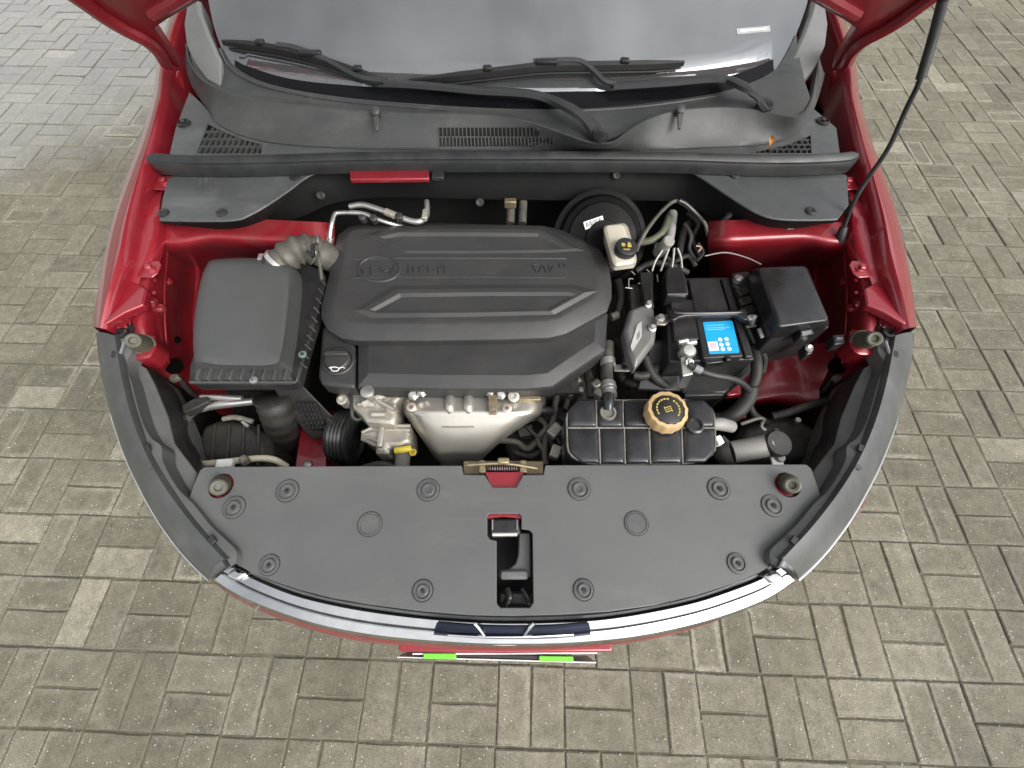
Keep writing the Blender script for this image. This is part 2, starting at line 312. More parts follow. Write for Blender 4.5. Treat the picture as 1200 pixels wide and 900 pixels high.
    ro = n.new('ShaderNodeMix'); l.new(wet, ro.inputs[0]); l.new(mr(noise(30), .3, .7, .68, .9), ro.inputs[2]); ro.inputs[3].default_value = .3; l.new(ro.outputs[0], b.inputs['Roughness'])
    sp2 = mr(wet, 0, 1, .4, 1.0); l.new(sp2, b.inputs['Specular IOR Level'])
    bn = n.new('ShaderNodeBump'); bn.inputs['Strength'].default_value = .5; bn.inputs['Distance'].default_value = .003
    l.new(noise(190, 5, .7), bn.inputs['Height']); l.new(bn.outputs[0], b.inputs['Normal'])
    wc = n.new('ShaderNodeMath'); wc.operation = 'MULTIPLY'; l.new(wet, wc.inputs[0]); wc.inputs[1].default_value = 1.0
    l.new(wc.outputs[0], b.inputs['Coat Weight']); b.inputs['Coat Roughness'].default_value = .16; b.inputs['Coat IOR'].default_value = 2.1
    return m
PAVER = paver_mat()
SAND = mat('joint_sand', (.105, .097, .068), .95, 0, .35, 60, .6, 150, dust=.5, dcol=(.06, .062, .03), dscale=4)

# ------------------------------------------------------------------ ground and pavement
def struct(o): o['kind'] = 'structure'; return o
gm = MB(); gm.add([(-150, -150, -.0045), (150, -150, -.0045), (150, 150, -.0045), (-150, 150, -.0045)], [(0, 1, 2, 3)])
struct(gm.build('ground', SAND, flat=True, recalc=False))
pav = bpy.data.objects.new('pavement', None); COL.objects.link(pav); pav['kind'] = 'structure'; pav.empty_display_size = .1
CELL = .208; GX, GY, YAW = 1.4358*1.04, -.2293*1.04, .0319
cyw, syw = math.cos(YAW), math.sin(YAW)
def g2w(gx, gy):
    dx, dy = gx*CELL-GX, gy*CELL-GY
    return (dx*cyw+dy*syw, -dx*syw+dy*cyw)
def w2px(x, y, z):
    d = Vector((x, y, z-CAMH)); zz = d.y*CP-d.z*SP
    if zz < .05: return None
    return 600+FPX*d.x/zz, 450-FPX*(d.y*SP+d.z*CP)/zz, zz
SIL = [(80, -30), (130, 32), (186, 72), (186, 110), (165, 170), (130, 250), (114, 330), (110, 400), (130, 500), (165, 590), (255, 690), (380, 745), (465, 768), (700, 775), (830, 738), (930, 688), (1020, 590), (1060, 470), (1072, 390), (1062, 320), (1035, 230), (1000, 130), (990, 75), (1092, -10), (1092, -30)]
def inside(x, y, poly):
    r = False
    for (x1, y1), (x2, y2) in zip(poly, poly[1:]+poly[:1]):
        if (y1 > y) != (y2 > y) and x < (x2-x1)*(y-y1)/(y2-y1)+x1: r = not r
    return r
L, W_, H_ = CELL-.0046, CELL/2-.0042, .06
pmesh = []
def add_uv(me):                          # plan position on each stone, for its worn edges
    uv = me.uv_layers.new(name='stone'); q = []
    for i in range(len(me.polygons)): q += [(c+1)/2 for p in RING for c in p] if i % len(PF) == 0 else [0, 0]*4
    uv.data.foreach_set('uv', q)
RING = [(-1, -1), (-.4, -1), (.35, -1), (1, -1), (1, .05), (1, 1), (.4, 1), (-.3, 1), (-1, 1), (-1, 0)]
def paver_verts(sd):
    rg = random.Random(sd); vs_ = []; off = [(rg.uniform(-.0018, .0012), rg.uniform(-.0018, .0012)) for _ in RING]
    for dz, ins in ((-H_, .0015), (-.0034, .0), (0, .0036)):
        for (sx, sy), (jx, jy) in zip(RING, off):
            kx, ky = abs(sx) == 1, abs(sy) == 1
            vs_.append((sx*(L/2-(ins if kx else 0)) + (math.copysign(jx, sx) if kx else 0), sy*(W_/2-(ins if ky else 0)) + (jy*(1 if sy > 0 else -1) if ky else 0), dz+(rg.uniform(-.001, .0008) if dz == 0 else 0)))
    return vs_
NR = len(RING)
PF = [tuple(range(2*NR, 3*NR))]+[(k*NR+i, k*NR+(i+1) % NR, (k+1)*NR+(i+1) % NR, (k+1)*NR+i) for k in (0, 1) for i in range(NR)]
for k in range(8):
    me = bpy.data.meshes.new('paving_stone'); me.from_pydata(paver_verts(k), [], PF); me.materials.append(PAVER); add_uv(me); pmesh.append(me)
slots = []
for r in range(-46, 9):
    for c in range(-24, 42):
        for h in (0, 1):
            if (r+c) % 2 == 0: gx, gy, a = c+.5, -(r+.25+.5*h), 0
            else: gx, gy, a = c+.25+.5*h, -(r+.5), math.pi/2
            x, y = g2w(gx, gy); q = w2px(x, y, 0); vis = -1
            if q and -25 < q[0] < 1225 and -15 < q[1] < 925 and not inside(q[0], q[1], SIL): vis = 1/q[2]**2*max(.2, 1)
            slots.append((vis, x, y, a-YAW))
slots.sort(key=lambda s: -s[0])
rg = random.Random(3); fv, ff, fr_ = [], [], []
for i, (vis, x, y, a) in enumerate(slots):
    M = Matrix.Translation((x+rg.uniform(-.0012, .0012), y+rg.uniform(-.0012, .0012), rg.uniform(-.003, .0022))) @ Matrix.Rotation(a+rg.uniform(-.008, .008), 4, 'Z') @ Matrix.Rotation(rg.uniform(-.014, .014), 4, 'X') @ Matrix.Rotation(rg.uniform(-.009, .009), 4, 'Y')
    if i < 300 and vis > 0:
        o = bpy.data.objects.new('paving_stone', pmesh[rg.randrange(8)]); COL.objects.link(o); o.parent = pav; o.matrix_local = M
    else:
        b = len(fv); fv += [M @ Vector(v) for v in paver_verts(rg.randrange(8))]; ff += [tuple(b+k for k in f) for f in PF]; fr_ += [rg.random()]*len(PF)
me = bpy.data.meshes.new('paving_stones'); me.from_pydata(fv, [], ff); me.materials.append(PAVER); add_uv(me)
atr = me.attributes.new('rnd', 'FLOAT', 'FACE'); atr.data.foreach_set('value', fr_)
o = bpy.data.objects.new('paving_stones', me); COL.objects.link(o); o.parent = pav; o['kind'] = 'stuff'
# loose pale grit lying on the stones
gb = MB(); rg = random.Random(11)
for i in range(900):
    px, py = rg.uniform(0, 1200), 900*rg.random()**.6
    if inside(px, py, SIL): continue
    p = at(px, py, .001); s = rg.uniform(.0012, .003)
    gb.box(p+Vector((0, 0, s*.4)), s, s*rg.uniform(.7, 1.4), s*.8, rg.uniform(0, 3))
go = gb.build('grit', mat('grit_stone', (.5, .48, .42), .8), flat=True); go['kind'] = 'stuff'; go['label'] = 'pale grit scattered over the paving'; go['category'] = 'grit'

# ------------------------------------------------------------------ the car
car = thing('car', 'red car with its bonnet raised, showing the engine bay', 'car', (X0, 1.6, 0))
def both(name, fn, m, label=None, **k):   # a part on either side, mirrored about the car's centre line
    r = []
    for sgn, side in ((0, 'on the left of the picture'), (1, 'on the right of the picture')):
        mb = fn(mir if sgn else (lambda p: list(p)), sgn)
        r.append(mb.build(name, m, car, label=(label+' '+side) if label else None, **k))
    return r
# --- fender: outline and ridge read from the photograph at the fender's own height
FS = [  # outline px, ridge px, flange px, ridge height
    ((208, 8), (212, 6), (236, 4), 1.045),
    ((194, 42), (199, 41), (224, 40), 1.03),
    ((186, 80), (190, 80), (218, 84), 1.005),
    ((182, 112), (187, 113), (208, 125), .995),
    ((168, 160), (175, 162), (199, 165), .985),
    ((150, 205), (161, 207), (189, 210), .970),
    ((133, 252), (148, 254), (186, 256), .955),
    ((123, 292), (140, 294), (178, 297), .940),
    ((117, 326), (131, 327), (160, 330), .925),
    ((113.5, 358), (123, 357), (136, 357), .910),
    ((112.5, 386), (117, 384), (124, 381), .895)]
def fender(fl, sgn):
    rows = []
    for (o_, r_, f_, z), dp in zip(FS, (.26, .28, .30, .28, .16, .045, .03, .03, .03, .03, .03)):
        O = at(o_[0], o_[1], z-.045); Rr = at(r_[0], r_[1], z); F = at(f_[0], f_[1], z-dp); dx = F.x-Rr.x
        bz = .40 if O.y > 1.12 else .40+.28*math.sqrt(max(0, 1-((O.y-.75)/.37)**2)) if O.y > .38 else .50   # wheel arch
        rows.append([Vector((O.x+.012, O.y, bz)), Vector((O.x-.008, O.y, min(z-.17, bz+.06))), Vector((O.x-.008, O.y, z-.15)), O+Vector((-.001, 0, -.03)), O, O.lerp(Rr, .5)+Vector((-.004, 0, .008)), Rr, Rr+Vector((.007, 0, -.005)), Rr+Vector((.010, 0, -.024)), Vector((Rr.x+max(dx, .02)*.35, Rr.y, z-dp-.002)), Vector((Rr.x+max(dx, .03)*.92, F.y, z-dp)), F+Vector((.001, 0, -.005)), F+Vector((.003, 0, -.022))])
    prof = list(map(list, zip(*rows))); prof = [spline(p, 4) for p in prof]; rows = list(map(list, zip(*prof)))
    mb = MB(); mb.sheet([fl(r) for r in rows], .0015); return mb
fn = both('fender', fender, RED, 'glossy red front wing', sharp=50)
for q, fe in enumerate(fn):
    f2 = mir if q else (lambda p: list(p))
    for (px, py, z) in ((193, 214, .938), (176, 315, .905)):
        c = f2([at(px, py, z)])[0]; s = -1 if q else 1
        tb = MB(); rim = [c+Vector((s*x, y, .0)) for x, y in ((-.022, -.022), (.012, -.024), (.02, -.012), (.02, .012), (.010, .024), (-.022, .022))]
        tb.prism(rim, .004); tb.build('mounting_tab', RED, fe, bevel=.0015)
        bt = MB(); bt.lathe(c, (0, 0, 1), [(.012, 0), (.012, .002), (.008, .003), (.008, .009), (.006, .0105), (0, .0105)], 6); bt.build('bolt', RED, fe, sharp=25)
# front tip of the wing: the folded flange ahead of the seam
def wingtip(fl, sgn):
    a = P([(137, 318), (172, 338), (168, 357), (146, 366), (121, 381), (118, 370), (122, 345)], .897)
    mb = MB(); mb.prism(fl(inset(ccw(a), .001)), .02); return mb
both('wing_flange', wingtip, RED, bevel=.004, seg=3)
HOLE = mat('dark_hole', (.004, .003, .003), 1, spec=0)
# --- inner wing walls
def innerwing(fl, sgn):
    rows = [
        [(186, 258, .915), (192, 262, .90), (204, 268, .84), (225, 275, .76), (262, 290, .66)],
        [(179, 297, .90), (186, 300, .885), (203, 305, .82), (228, 312, .73), (268, 325, .62)],
        [(160, 333, .885), (176, 335, .875), (203, 338, .80), (226, 345, .71), (272, 360, .60)],
        [(152, 365, .87), (172, 366, .86), (203, 370, .78), (222, 375, .70), (272, 390, .58)],
        [(152, 395, .845), (174, 398, .84), (206, 402, .75), (224, 405, .68), (276, 420, .56)],
        [(152, 420, .82), (175, 424, .80), (208, 430, .72), (228, 436, .66), (280, 446, .54)],
        [(160, 440, .76), (180, 445, .74), (208, 455, .68), (236, 462, .62), (290, 470, .50)],
        [(180, 470, .66), (195, 474, .64), (215, 480, .60), (245, 484, .55), (300, 490, .46)]]
    g = [spline(P(r), 4) for r in rows]; g = list(map(list, zip(*[spline(list(c), 4) for c in zip(*g)])))
    mb = MB(); mb.sheet([fl(r) for r in g], .0015); return mb
iw = both('inner_wing', innerwing, REDIN, 'red painted inner wing panel', sharp=60)
for q, o in enumerate(iw):
    f2 = mir if q else (lambda p: list(p))
    for px, py, z, r in ((177.5, 351, .858, .010), (188, 360, .838, .009), (197, 329, .825, .008)):
        c = f2([at(px, py, z)])[0]; MB().lathe(c, (.55 if not q else -.55, 0, .83), [(r*1.3, -.004), (r, .002), (r*.7, .004), (r*.62, .001), (0, .001)], 16).build('pressed_dimple', REDIN, o)
    for px, py, z, r in ((204, 429, .742, .019), (208, 398, .755, .008)):
        c = f2([at(px, py, z)])[0]; MB().lathe(c, (.6 if not q else -.6, -.2, .75), [(r, -.004), (r, .0012), (0, .0012)], 20).build('panel_hole', HOLE, o)
# strut tower roll at the rear of the bay
def tower(fl, sgn):
    xs = [186, 215, 250, 290, 330, 365, 392] if not sgn else [186, 212, 242, 275, 305, 335, 356]; rows = []
    for dy, z in ((-14, .905), (0, .90), (9, .895), (18, .87), (30, .80), (48, .68), (70, .5)):
        rows.append([at(x, 268+dy+(4 if x < 230 else 0)+(abs(x-250)*.05), z-(.03 if x == xs[-1] else 0)) for x in xs])
    g = [spline(r, 4) for r in rows]; g = list(map(list, zip(*[spline(list(c), 3) for c in zip(*g)])))
    mb = MB(); mb.sheet([fl(r) for r in g], .0015); return mb
both('strut_tower', tower, REDIN, 'red strut tower', sharp=70)
# seam beads, spot welds and the black joint at the front of the wing
for q, o in enumerate(iw):
    f2 = mir if q else (lambda p: list(p))
    MB().tube(f2(P([(197, 264, .878), (196, 300, .854), (193, 335, .839), (193, 366, .823), (195, 398, .795), (198, 426, .77)])), .0022, 6, 4).build('seam_bead', REDIN, o)
    MB().tube(f2(P([(228, 285, .745), (232, 320, .715), (230, 350, .70), (228, 380, .69), (232, 410, .67)])), .006, 6, 4).build('pressed_swage', REDIN, o)
    for k in range(7):
        c = f2([at(183.5-k*.8+(0 if k < 4 else 1), 268+k*15, .902-.004*k)])[0]; MB().lathe(c, (.3 if not q else -.3, 0, 1), [(.0042, -.001), (.0036, .0012), (0, .0008)], 10).build('spot_weld', REDIN, o)
    MB().tube(f2(P([(208, 440, .70), (216, 452, .68), (226, 462, .665), (238, 468, .66)])), .007, 8, 4).build('wing_loom', BLKD, car)
    MB().box(f2([at(205, 443, .715)])[0], .02, .016, .014, .6).build('loom_clip', TANKE, o, bevel=.002)
for pts, r, m in (([(826, 300, .86), (850, 296, .865), (875, 302, .86), (892, 310, .86)], .0016, GREYCYL), ([(818, 285, .87), (824, 296, .86), (816, 306, .85)], .004, BLKG), ([(802, 262, .88), (810, 276, .87), (808, 292, .85), (815, 304, .84)], .005, BLK), ([(778, 300, .83), (790, 306, .83), (806, 300, .84), (815, 312, .83)], .006, BLKD), ([(862, 330, .84), (868, 352, .84), (874, 380, .83), (884, 402, .81)], .007, BLK), ([(884, 404, .81), (896, 418, .79), (894, 436, .76)], .006, BLKD)):
    MB().tube(P(pts), r, 8, 5).build('bay_wire', m, car)
MB().tube(P([(816, 288, .868), (822, 290, .868), (818, 295, .866)]), .0022, 6, 2).build('cut_wire_end', mat('copper_end', (.6, .42, .3), .4, .5), car)
# dark tray, firewall and lower frame
MB().box((X0, .55, .36), 1.36, 1.05, .02).build('undertray', BLKD, car)
MB().box((X0, 1.02, .62), 1.40, .02, .56).build('firewall', mat('firewall_mat', (.008, .008, .008), .9), car)
MB().box((X0, .16, .55), 1.30, .02, .40).build('radiator', BLKD, car)

# --- cowl: seal, ledge, black face
LZ = .952
ledge_f = [(186, 258), (230, 259), (274, 258), (292, 252), (315, 239), (340, 222), (362, 206), (388, 198), (420, 195), (500, 194), (600, 194), (690, 194), (760, 193), (800, 197), (822, 208), (846, 224), (872, 241), (893, 252), (915, 257), (950, 258), (982, 257)]
ledge_b = [(995, 240), (993, 205), (960, 196), (800, 184), (600, 182), (400, 184), (215, 198), (196, 210), (190, 232)]
lf = spline(P(ledge_f, LZ), 3)
mb = MB(); mb.prism(lf+P(ledge_b, LZ), .005)
led = mb.build('cowl_ledge', COWLF, car, bevel=.003, seg=3, label='dark grey plastic ledge under the bonnet seal')
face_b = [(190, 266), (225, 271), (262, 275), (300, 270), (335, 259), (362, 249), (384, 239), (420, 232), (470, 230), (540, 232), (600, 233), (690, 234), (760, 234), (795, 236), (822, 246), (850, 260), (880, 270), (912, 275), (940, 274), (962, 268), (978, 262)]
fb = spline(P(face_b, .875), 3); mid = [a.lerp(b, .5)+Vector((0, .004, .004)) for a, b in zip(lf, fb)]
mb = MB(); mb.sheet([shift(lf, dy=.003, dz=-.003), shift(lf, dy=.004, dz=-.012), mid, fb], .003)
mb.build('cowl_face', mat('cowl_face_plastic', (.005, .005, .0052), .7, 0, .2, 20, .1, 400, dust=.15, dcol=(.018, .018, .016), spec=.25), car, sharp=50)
for px, py in ((192, 250), (260, 250), (346, 208), (861, 206), (950, 248)):
    MB().lathe(at(px, py, LZ), (0, 0, 1), [(.012, 0), (.012, .003), (.010, .0045), (.0055, .0045), (.005, .003), (0, .003)], 18).build('push_clip', BLK, led)
for px, py, z in ((376, 229, .92), (722, 205, .93), (562, 237, .88), (258, 265, .90), (925, 266, .90)):
    MB().lathe(at(px, py, z), (0, -.8, .6), [(.011, -.004), (.011, .003), (.008, .006), (.004, .006), (0, .004)], 16).build('push_clip', BLK, led)
MB().prism(P([(409, 197.5), (502, 197), (503, 209), (410, 210)], .962), .012).build('body_strip', RED, led, bevel=.003, label='red painted strip showing in the ledge opening')
MB().prism(P([(506, 199), (520, 199), (520, 208), (506, 208)], .963), .01).build('strip_end_cap', BLK, led, bevel=.002)
for x in (232, 244):
    MB().prism(P([(x, 205), (x+6, 205), (x+4.5, 224), (x-1.5, 224)], LZ+.002), .004).build('ledge_rib', COWL, led, bevel=.001)
# rubber bonnet seal
sp_ = [(172, 184), (200, 187), (250, 188), (320, 187), (420, 184), (520, 183), (600, 183), (690, 183), (790, 184), (880, 187), (940, 187), (985, 185), (1006, 182)]
cz = spline(P(sp_, .985), 4)
prof = [(-.016, -.028), (-.017, -.008), (-.014, .000), (-.006, -.002), (.0, .004), (.006, .007), (.011, .004), (.013, -.004), (.010, -.030)]
loops = []
for i, c in enumerate(cz):
    k = i/(len(cz)-1); e = min(1, .35+min(k, 1-k)*16)
    loops.append([c+Vector((0, y*1.15*e, z*e)) for y, z in prof])
mb = MB(); mb.loft(loops, True, True, True); mb.build('bonnet_seal', SEAL, car, sharp=28, label='black rubber bonnet seal across the cowl')
# cowl grille panel behind the seal
PZ = .968
lipP = [(217, 52), (222, 74), (236, 93), (262, 107), (300, 117), (350, 124), (400, 129), (450, 132), (500, 133), (550, 134), (590, 137), (625, 145), (660, 157), (685, 166), (704, 169), (720, 167), (735, 156), (755, 143), (780, 133), (810, 128), (850, 126), (885, 129), (915, 135), (936, 137), (949, 124), (956, 98), (961, 64)]
lineB = [(214, 70), (224, 100), (243, 128), (252, 142), (272, 154), (300, 163), (340, 169), (400, 172.5), (460, 174), (510, 174.5), (560, 175), (610, 175.2), (650, 175.4), (680, 175.5), (704, 175.6), (725, 175.5), (745, 175.2), (765, 174.8), (790, 174), (820, 172.5), (855, 171), (885, 169.5), (915, 165), (935, 156), (946, 144), (958, 118), (967, 86)]
lip = spline(P(lipP, 1.03), 3); lb = spline(P(lineB, PZ+.004), 3)
mb = MB()
r1 = shift(lip, dy=.012, dz=-.012); r2 = shift(lip, dy=.006, dz=.0); r3 = lip
rows = [r1, r2, r3, [a.lerp(b, .12)+Vector((0, 0, -.004)) for a, b in zip(lip, lb)], [a.lerp(b, .5)+Vector((0, .004, -.004)) for a, b in zip(lip, lb)], [a.lerp(b, .85)+Vector((0, 0, -.003)) for a, b in zip(lip, lb)], lb]
rows_cowl = rows; mb.sheet(rows, .003); cow = mb.build('cowl_panel', COWL, car, sharp=50, label='dark grey moulded cowl panel below the windscreen')
flat_o = P([(206, 150), (222, 108), (236, 121), (243, 129)]+lineB[3:-2]+[(954, 128), (980, 150), (985, 186), (600, 184), (198, 184)], PZ)
vl = P([(243, 145), (262, 154), (285, 163), (307, 168.5), (306, 180), (230, 180)], PZ); vc = P([(514, 175.8), (640, 175.8), (678, 176.5), (678, 178), (514, 178)], PZ); vr = P([(877, 179), (900, 174), (925, 168.5), (950, 158), (951, 179.5)], PZ)
mb = shape2d(ccw(flat_o), [ccw(vl)[::-1], ccw(vr)[::-1]], lambda x, y: PZ, .004); flt = mb.build('cowl_grille_panel', COWLF, car, flat=True, label='flat cowl panel with slatted air vents')
def vents(poly, rowsn, cols, slant):
    xs = [p.x for p in poly]; ys = [p.y for p in poly]; a, b, c, d = min(xs), max(xs), min(ys), max(ys)
    pl = [(p.x, p.y) for p in poly]
    for i in range(1, rowsn):
        y = c+(d-c)*i/rowsn; xin = [a+(b-a)*k/60 for k in range(61) if inside(a+(b-a)*k/60, y, pl)]
        if len(xin) > 2: MB().box(((xin[0]+xin[-1])/2, y, PZ-.004), xin[-1]-xin[0]+.004, .004, .006).build('vent_slat', COWL, flt)
    for i in range(1, cols):
        x = a+(b-a)*i/cols; yin = [c+(d-c)*k/30 for k in range(31) if inside(x, c+(d-c)*k/30, pl)]
        if len(yin) > 2: MB().box((x, (yin[0]+yin[-1])/2, PZ-.005), .0028, yin[-1]-yin[0]+.004, .007, slant).build('vent_rib', COWL, flt)
    MB().prism([Vector((p.x, p.y, PZ-.0105)) for p in inset(ccw(poly), -.012)], .003).build('vent_well', mat('vent_dark', (.004, .004, .004), .9), flt)
vents(vl, 4, 12, -.05); vents(vr, 4, 12, .05)
# centre vent sits in the sloping face of the cowl panel
def cowl_face(px, py):                   # point of the sloping face at this photo position
    vr_ = rows_cowl[2:]; xs_ = [w2px(*p)[0] for p in vr_[2]]
    i = max(0, min(len(xs_)-2, sum(1 for x in xs_ if x < px)-1)); f = (px-xs_[i])/(xs_[i+1]-xs_[i])
    col = [r[i].lerp(r[i+1], f) for r in vr_]; py_ = [w2px(*p)[1] for p in col]
    for k in range(len(col)-1):
        if py_[k] <= py <= py_[k+1]:
            t_ = (py-py_[k])/(py_[k+1]-py_[k]); return at(px, py, col[k].z*(1-t_)+col[k+1].z*t_)
    return at(px, py, col[-1].z)
for j, (y0, y1, x1) in enumerate(((150, 159.5, 632), (161.5, 171.5, 650))):
    n_ = 25 if j == 0 else 32
    wr = [[cowl_face(514+(x1-514-(7 if yy == y0 else 0))*k/16, yy)+Vector((0, -.0006, .0012)) for k in range(17)] for yy in (y0, (y0+y1)/2, y1)]
    mb = MB(); mb.sheet(wr, .002); mb.build('vent_well', mat('vent_dark2', (.004, .004, .004), .9), cow)
    for i in range(n_+1):
        x = 514+(x1-516)*i/n_
        a, b = cowl_face(x, y0), cowl_face(x+.6, y1)
        MB().prism([a+Vector((-.0011, -.0012, .0024)), a+Vector((.0011, -.0012, .0024)), b+Vector((.0011, -.0012, .0024)), b+Vector((-.0011, -.0012, .0024))], .004).build('vent_rib', COWL, cow)
for px, py in ((216, 145), (964, 143)):
    MB().lathe(at(px, py, PZ), (0, 0, 1), [(.016, 0), (.016, .004), (.011, .006), (.010, .003), (.006, .003), (.005, .008), (0, .008)], 18).build('push_clip', BLKG, cow)
for px, py in ((440.5, 133), (797, 130.5)):
    c = at(px, py, 1.035)
    MB().lathe(c+Vector((0, .004, 0)), (0, -.5, .85), [(.008, -.012), (.011, .0), (.010, .008), (.006, .011), (0, .011)], 16).build('washer_nozzle', COWL, cow)
    MB().prism([c+Vector((x, y, z)) for x, y, z in ((-.007, -.006, .0), (.007, -.006, .0), (.004, -.032, -.018), (-.004, -.032, -.018))], .006).build('nozzle_fairing', COWL, cow, bevel=.002)
# windscreen: surface, glass, black border, trim
def WS(x, y): return 1.045+.60*(y-1.085)-.10*(x-X0)**2
def wp(pts, dz=0): return [on(px, py, lambda x, y: WS(x, y)+dz) for px, py in pts]
edge = [(243, -6), (250, 28), (259, 55), (270, 73), (290, 88), (318, 99), (360, 108), (420, 116), (480, 121), (540, 125), (600, 127.5), (640, 128), (690, 127), (740, 123), (790, 117), (840, 109), (880, 97), (908, 82), (921, 64), (933, 40), (944, 10), (948, -6)]
eg = spline(wp(edge), 3)
top = []
for p in eg:
    k = (p.x-eg[0].x)/(eg[-1].x-eg[0].x); x = p.x*.86; y = 1.95; top.append(Vector((x, y, WS(x, y))))
rows = [[a.lerp(b, s) for a, b in zip(eg, top)] for s in (0, .1, .25, .45, .7, 1)]
rows = [[Vector((p.x, p.y, WS(p.x, p.y))) for p in r] for r in rows]
mb = MB(); mb.sheet(rows, .0045); gl = mb.build('windscreen', GLASS, car, sharp=60, label='raked windscreen glass reflecting the sky')
blk = [(275, 70), (286, 76), (300, 81), (330, 90), (365, 96), (410, 100), (440, 102), (500, 104), (540, 106), (600, 108), (680, 107), (720, 106), (800, 97), (850, 90), (885, 79), (906, 69)]
blo = [(275, 77), (286, 86), (300, 93), (325, 102), (365, 110), (415, 117), (445, 119), (500, 123.5), (540, 126), (600, 128.5), (680, 128.5), (720, 126), (800, 116.5), (850, 108), (885, 96), (907, 84)]
mb = MB(); mb.sheet([spline(wp(blk, .0015), 3), spline(wp(blo, .0015), 3)], .001); mb.build('black_glass_border', mat('black_frit', (.006, .006, .007), .3, 0, .1, 20, spec=.15), gl)
# trim strip between glass and lip
ti = spline(wp(edge[2:-2], .004), 3)
lpo = [(228, 60), (233, 84), (243, 97), (262, 106.2), (285, 112), (320, 118.4), (365, 124.4), (410, 128.4), (450, 131), (500, 132.2), (550, 133.4), (600, 139), (650, 150), (700, 157), (745, 144), (800, 128.5), (850, 125.5), (930, 120)]
lpo = [(222, 64), (231, 88), (252, 103), (285, 112.5), (318, 119.2), (360, 125), (420, 130.5), (480, 132.8), (540, 134), (600, 138.8), (640, 149.5), (690, 166.5), (740, 152), (790, 129.8), (840, 125), (885, 128), (932, 136), (951, 118), (958, 84)]
to = spline([at(px, py, 1.026) for px, py in lpo], 3)
m_ = min(len(ti), len(to)); ti, to = ti[:m_], to[:m_]
mb = MB(); mb.sheet([ti, [a.lerp(b, .3)+Vector((0, 0, -.006)) for a, b in zip(ti, to)], [a.lerp(b, .7)+Vector((0, 0, -.006)) for a, b in zip(ti, to)], to], .003)
mb.build('windscreen_trim', COWL, car, sharp=60, label='grey plastic strip under the windscreen edge')
hl = spline(wp([(258, 58), (268, 77), (288, 92), (318, 103), (362, 112), (420, 120), (480, 125), (525, 128.5)], .006), 4); MB().tube(hl, .0032, 6, 0).build('trim_bead', COWL, car)
hl = spline(wp([(683, 130), (740, 126.5), (790, 120.5), (839, 113)], .006), 4); MB().tube(hl, .0032, 6, 0).build('trim_bead', COWL, car)
# corner trims
CT = [(218, 2), (214, 25), (217, 50), (226, 70), (240, 88), (256, 97), (258, 66), (246, 40), (236, 14), (234, -2)]
def corner(fl, sgn):
    a = [on(px, py, lambda x, y: WS(x, y)+.012) for px, py in CT]
    mb = MB(); t = ccw(fl(a)); mb.loft([shift(t, dz=-.05), shift(t, dz=-.006), inset(t, .008, 0)], True, True, True); return mb
ct = both('corner_trim', corner, TRIM, 'light grey plastic corner trim beside the windscreen', bevel=.002)
# dashboard and cabin behind the glass
dr = []
for x in (-.68, -.4, 0, .4, .68):
    dr.append([Vector((X0+x, 1.08+.18*x*x, .99-.03*x*x)), Vector((X0+x, 1.18+.12*x*x, 1.03)), Vector((X0+x, 1.5, 1.06)), Vector((X0+x, 1.75, 1.05)), Vector((X0+x, 1.85, .9))])
mb = MB(); mb.sheet(list(map(list, zip(*dr))), .01); mb.build('dashboard', DASH, car, sharp=60)
MB().box((X0, 1.9, .7), 1.4, .02, .8).build('cabin_bulkhead', DASH, car)
vp = wp([(863, 33.5), (902, 30), (903, 36.5), (864, 40)], .0015)
MB().prism(vp, .001).build('identity_plate', mat('identity_film', (.36, .38, .38), .4), gl)
MB().prism(wp([(867, 35), (898, 32.5), (898.5, 34.5), (867.5, 37)], .0025), .0008).build('identity_text', WHITE, gl)
# roof, pillars and sides (out of the frame, but the place needs them)
mb = MB(); tp = [Vector((p.x, p.y, p.z+.01)) for p in rows[-1]]
mb.sheet([tp, [Vector((p.x*1.0, 2.4, 1.66-.03*(p.x-X0)**2)) for p in tp], [Vector((p.x, 3.6, 1.62-.03*(p.x-X0)**2)) for p in tp], [Vector((p.x*1.03, 4.2, 1.1)) for p in tp]], .01); mb.build('roof', RED, car, sharp=60)
def pillar(fl, sgn):
    a = [Vector((eg[0].x-.02, eg[0].y+.02, eg[0].z)), Vector((top[0].x-.03, top[0].y, top[0].z))]
    mb = MB(); mb.tube(fl(a), .04, 8, 0); return mb
both('windscreen_pillar', pillar, RED)
def side(fl, sgn):
    o0 = at(204, 8, 1.0); x = X0-.998
    mb = MB(); mb.sheet([fl([Vector((x+.04, y, .3)), Vector((x+.005, y, .45)), Vector((x-.005, y, .75)), Vector((x+.005, y, .95)), Vector((x+.05, y, 1.04))]) for y in (o0.y-.02, o0.y+.8, o0.y+1.8, o0.y+2.6)], .01); return mb
both('body_side', side, RED, sharp=60)
def sidewin(fl, sgn):
    x = X0-.925; y0 = at(204, 8, 1.0).y
    mb = MB(); mb.sheet([fl([Vector((x, y0+a, 1.035)), Vector((x+.12, y0+b, 1.3)), Vector((x+.24, y0+c, 1.56))]) for a, b, c in ((.1, .3, .55), (.9, .9, .9), (1.8, 1.75, 1.7), (2.6, 2.5, 2.3))], .005); return mb
both('side_window', sidewin, GLASS, sharp=60)
def wheel(fl, sgn):
    c = fl([Vector((X0-.78, .75, .33))])[0]; mb = MB(); mb.lathe(c, (1, 0, 0), [(.18, -.1), (.30, -.105), (.325, -.08), (.33, 0), (.325, .08), (.30, .105), (.18, .1)], 32); return mb
both('wheel', wheel, TYRE)
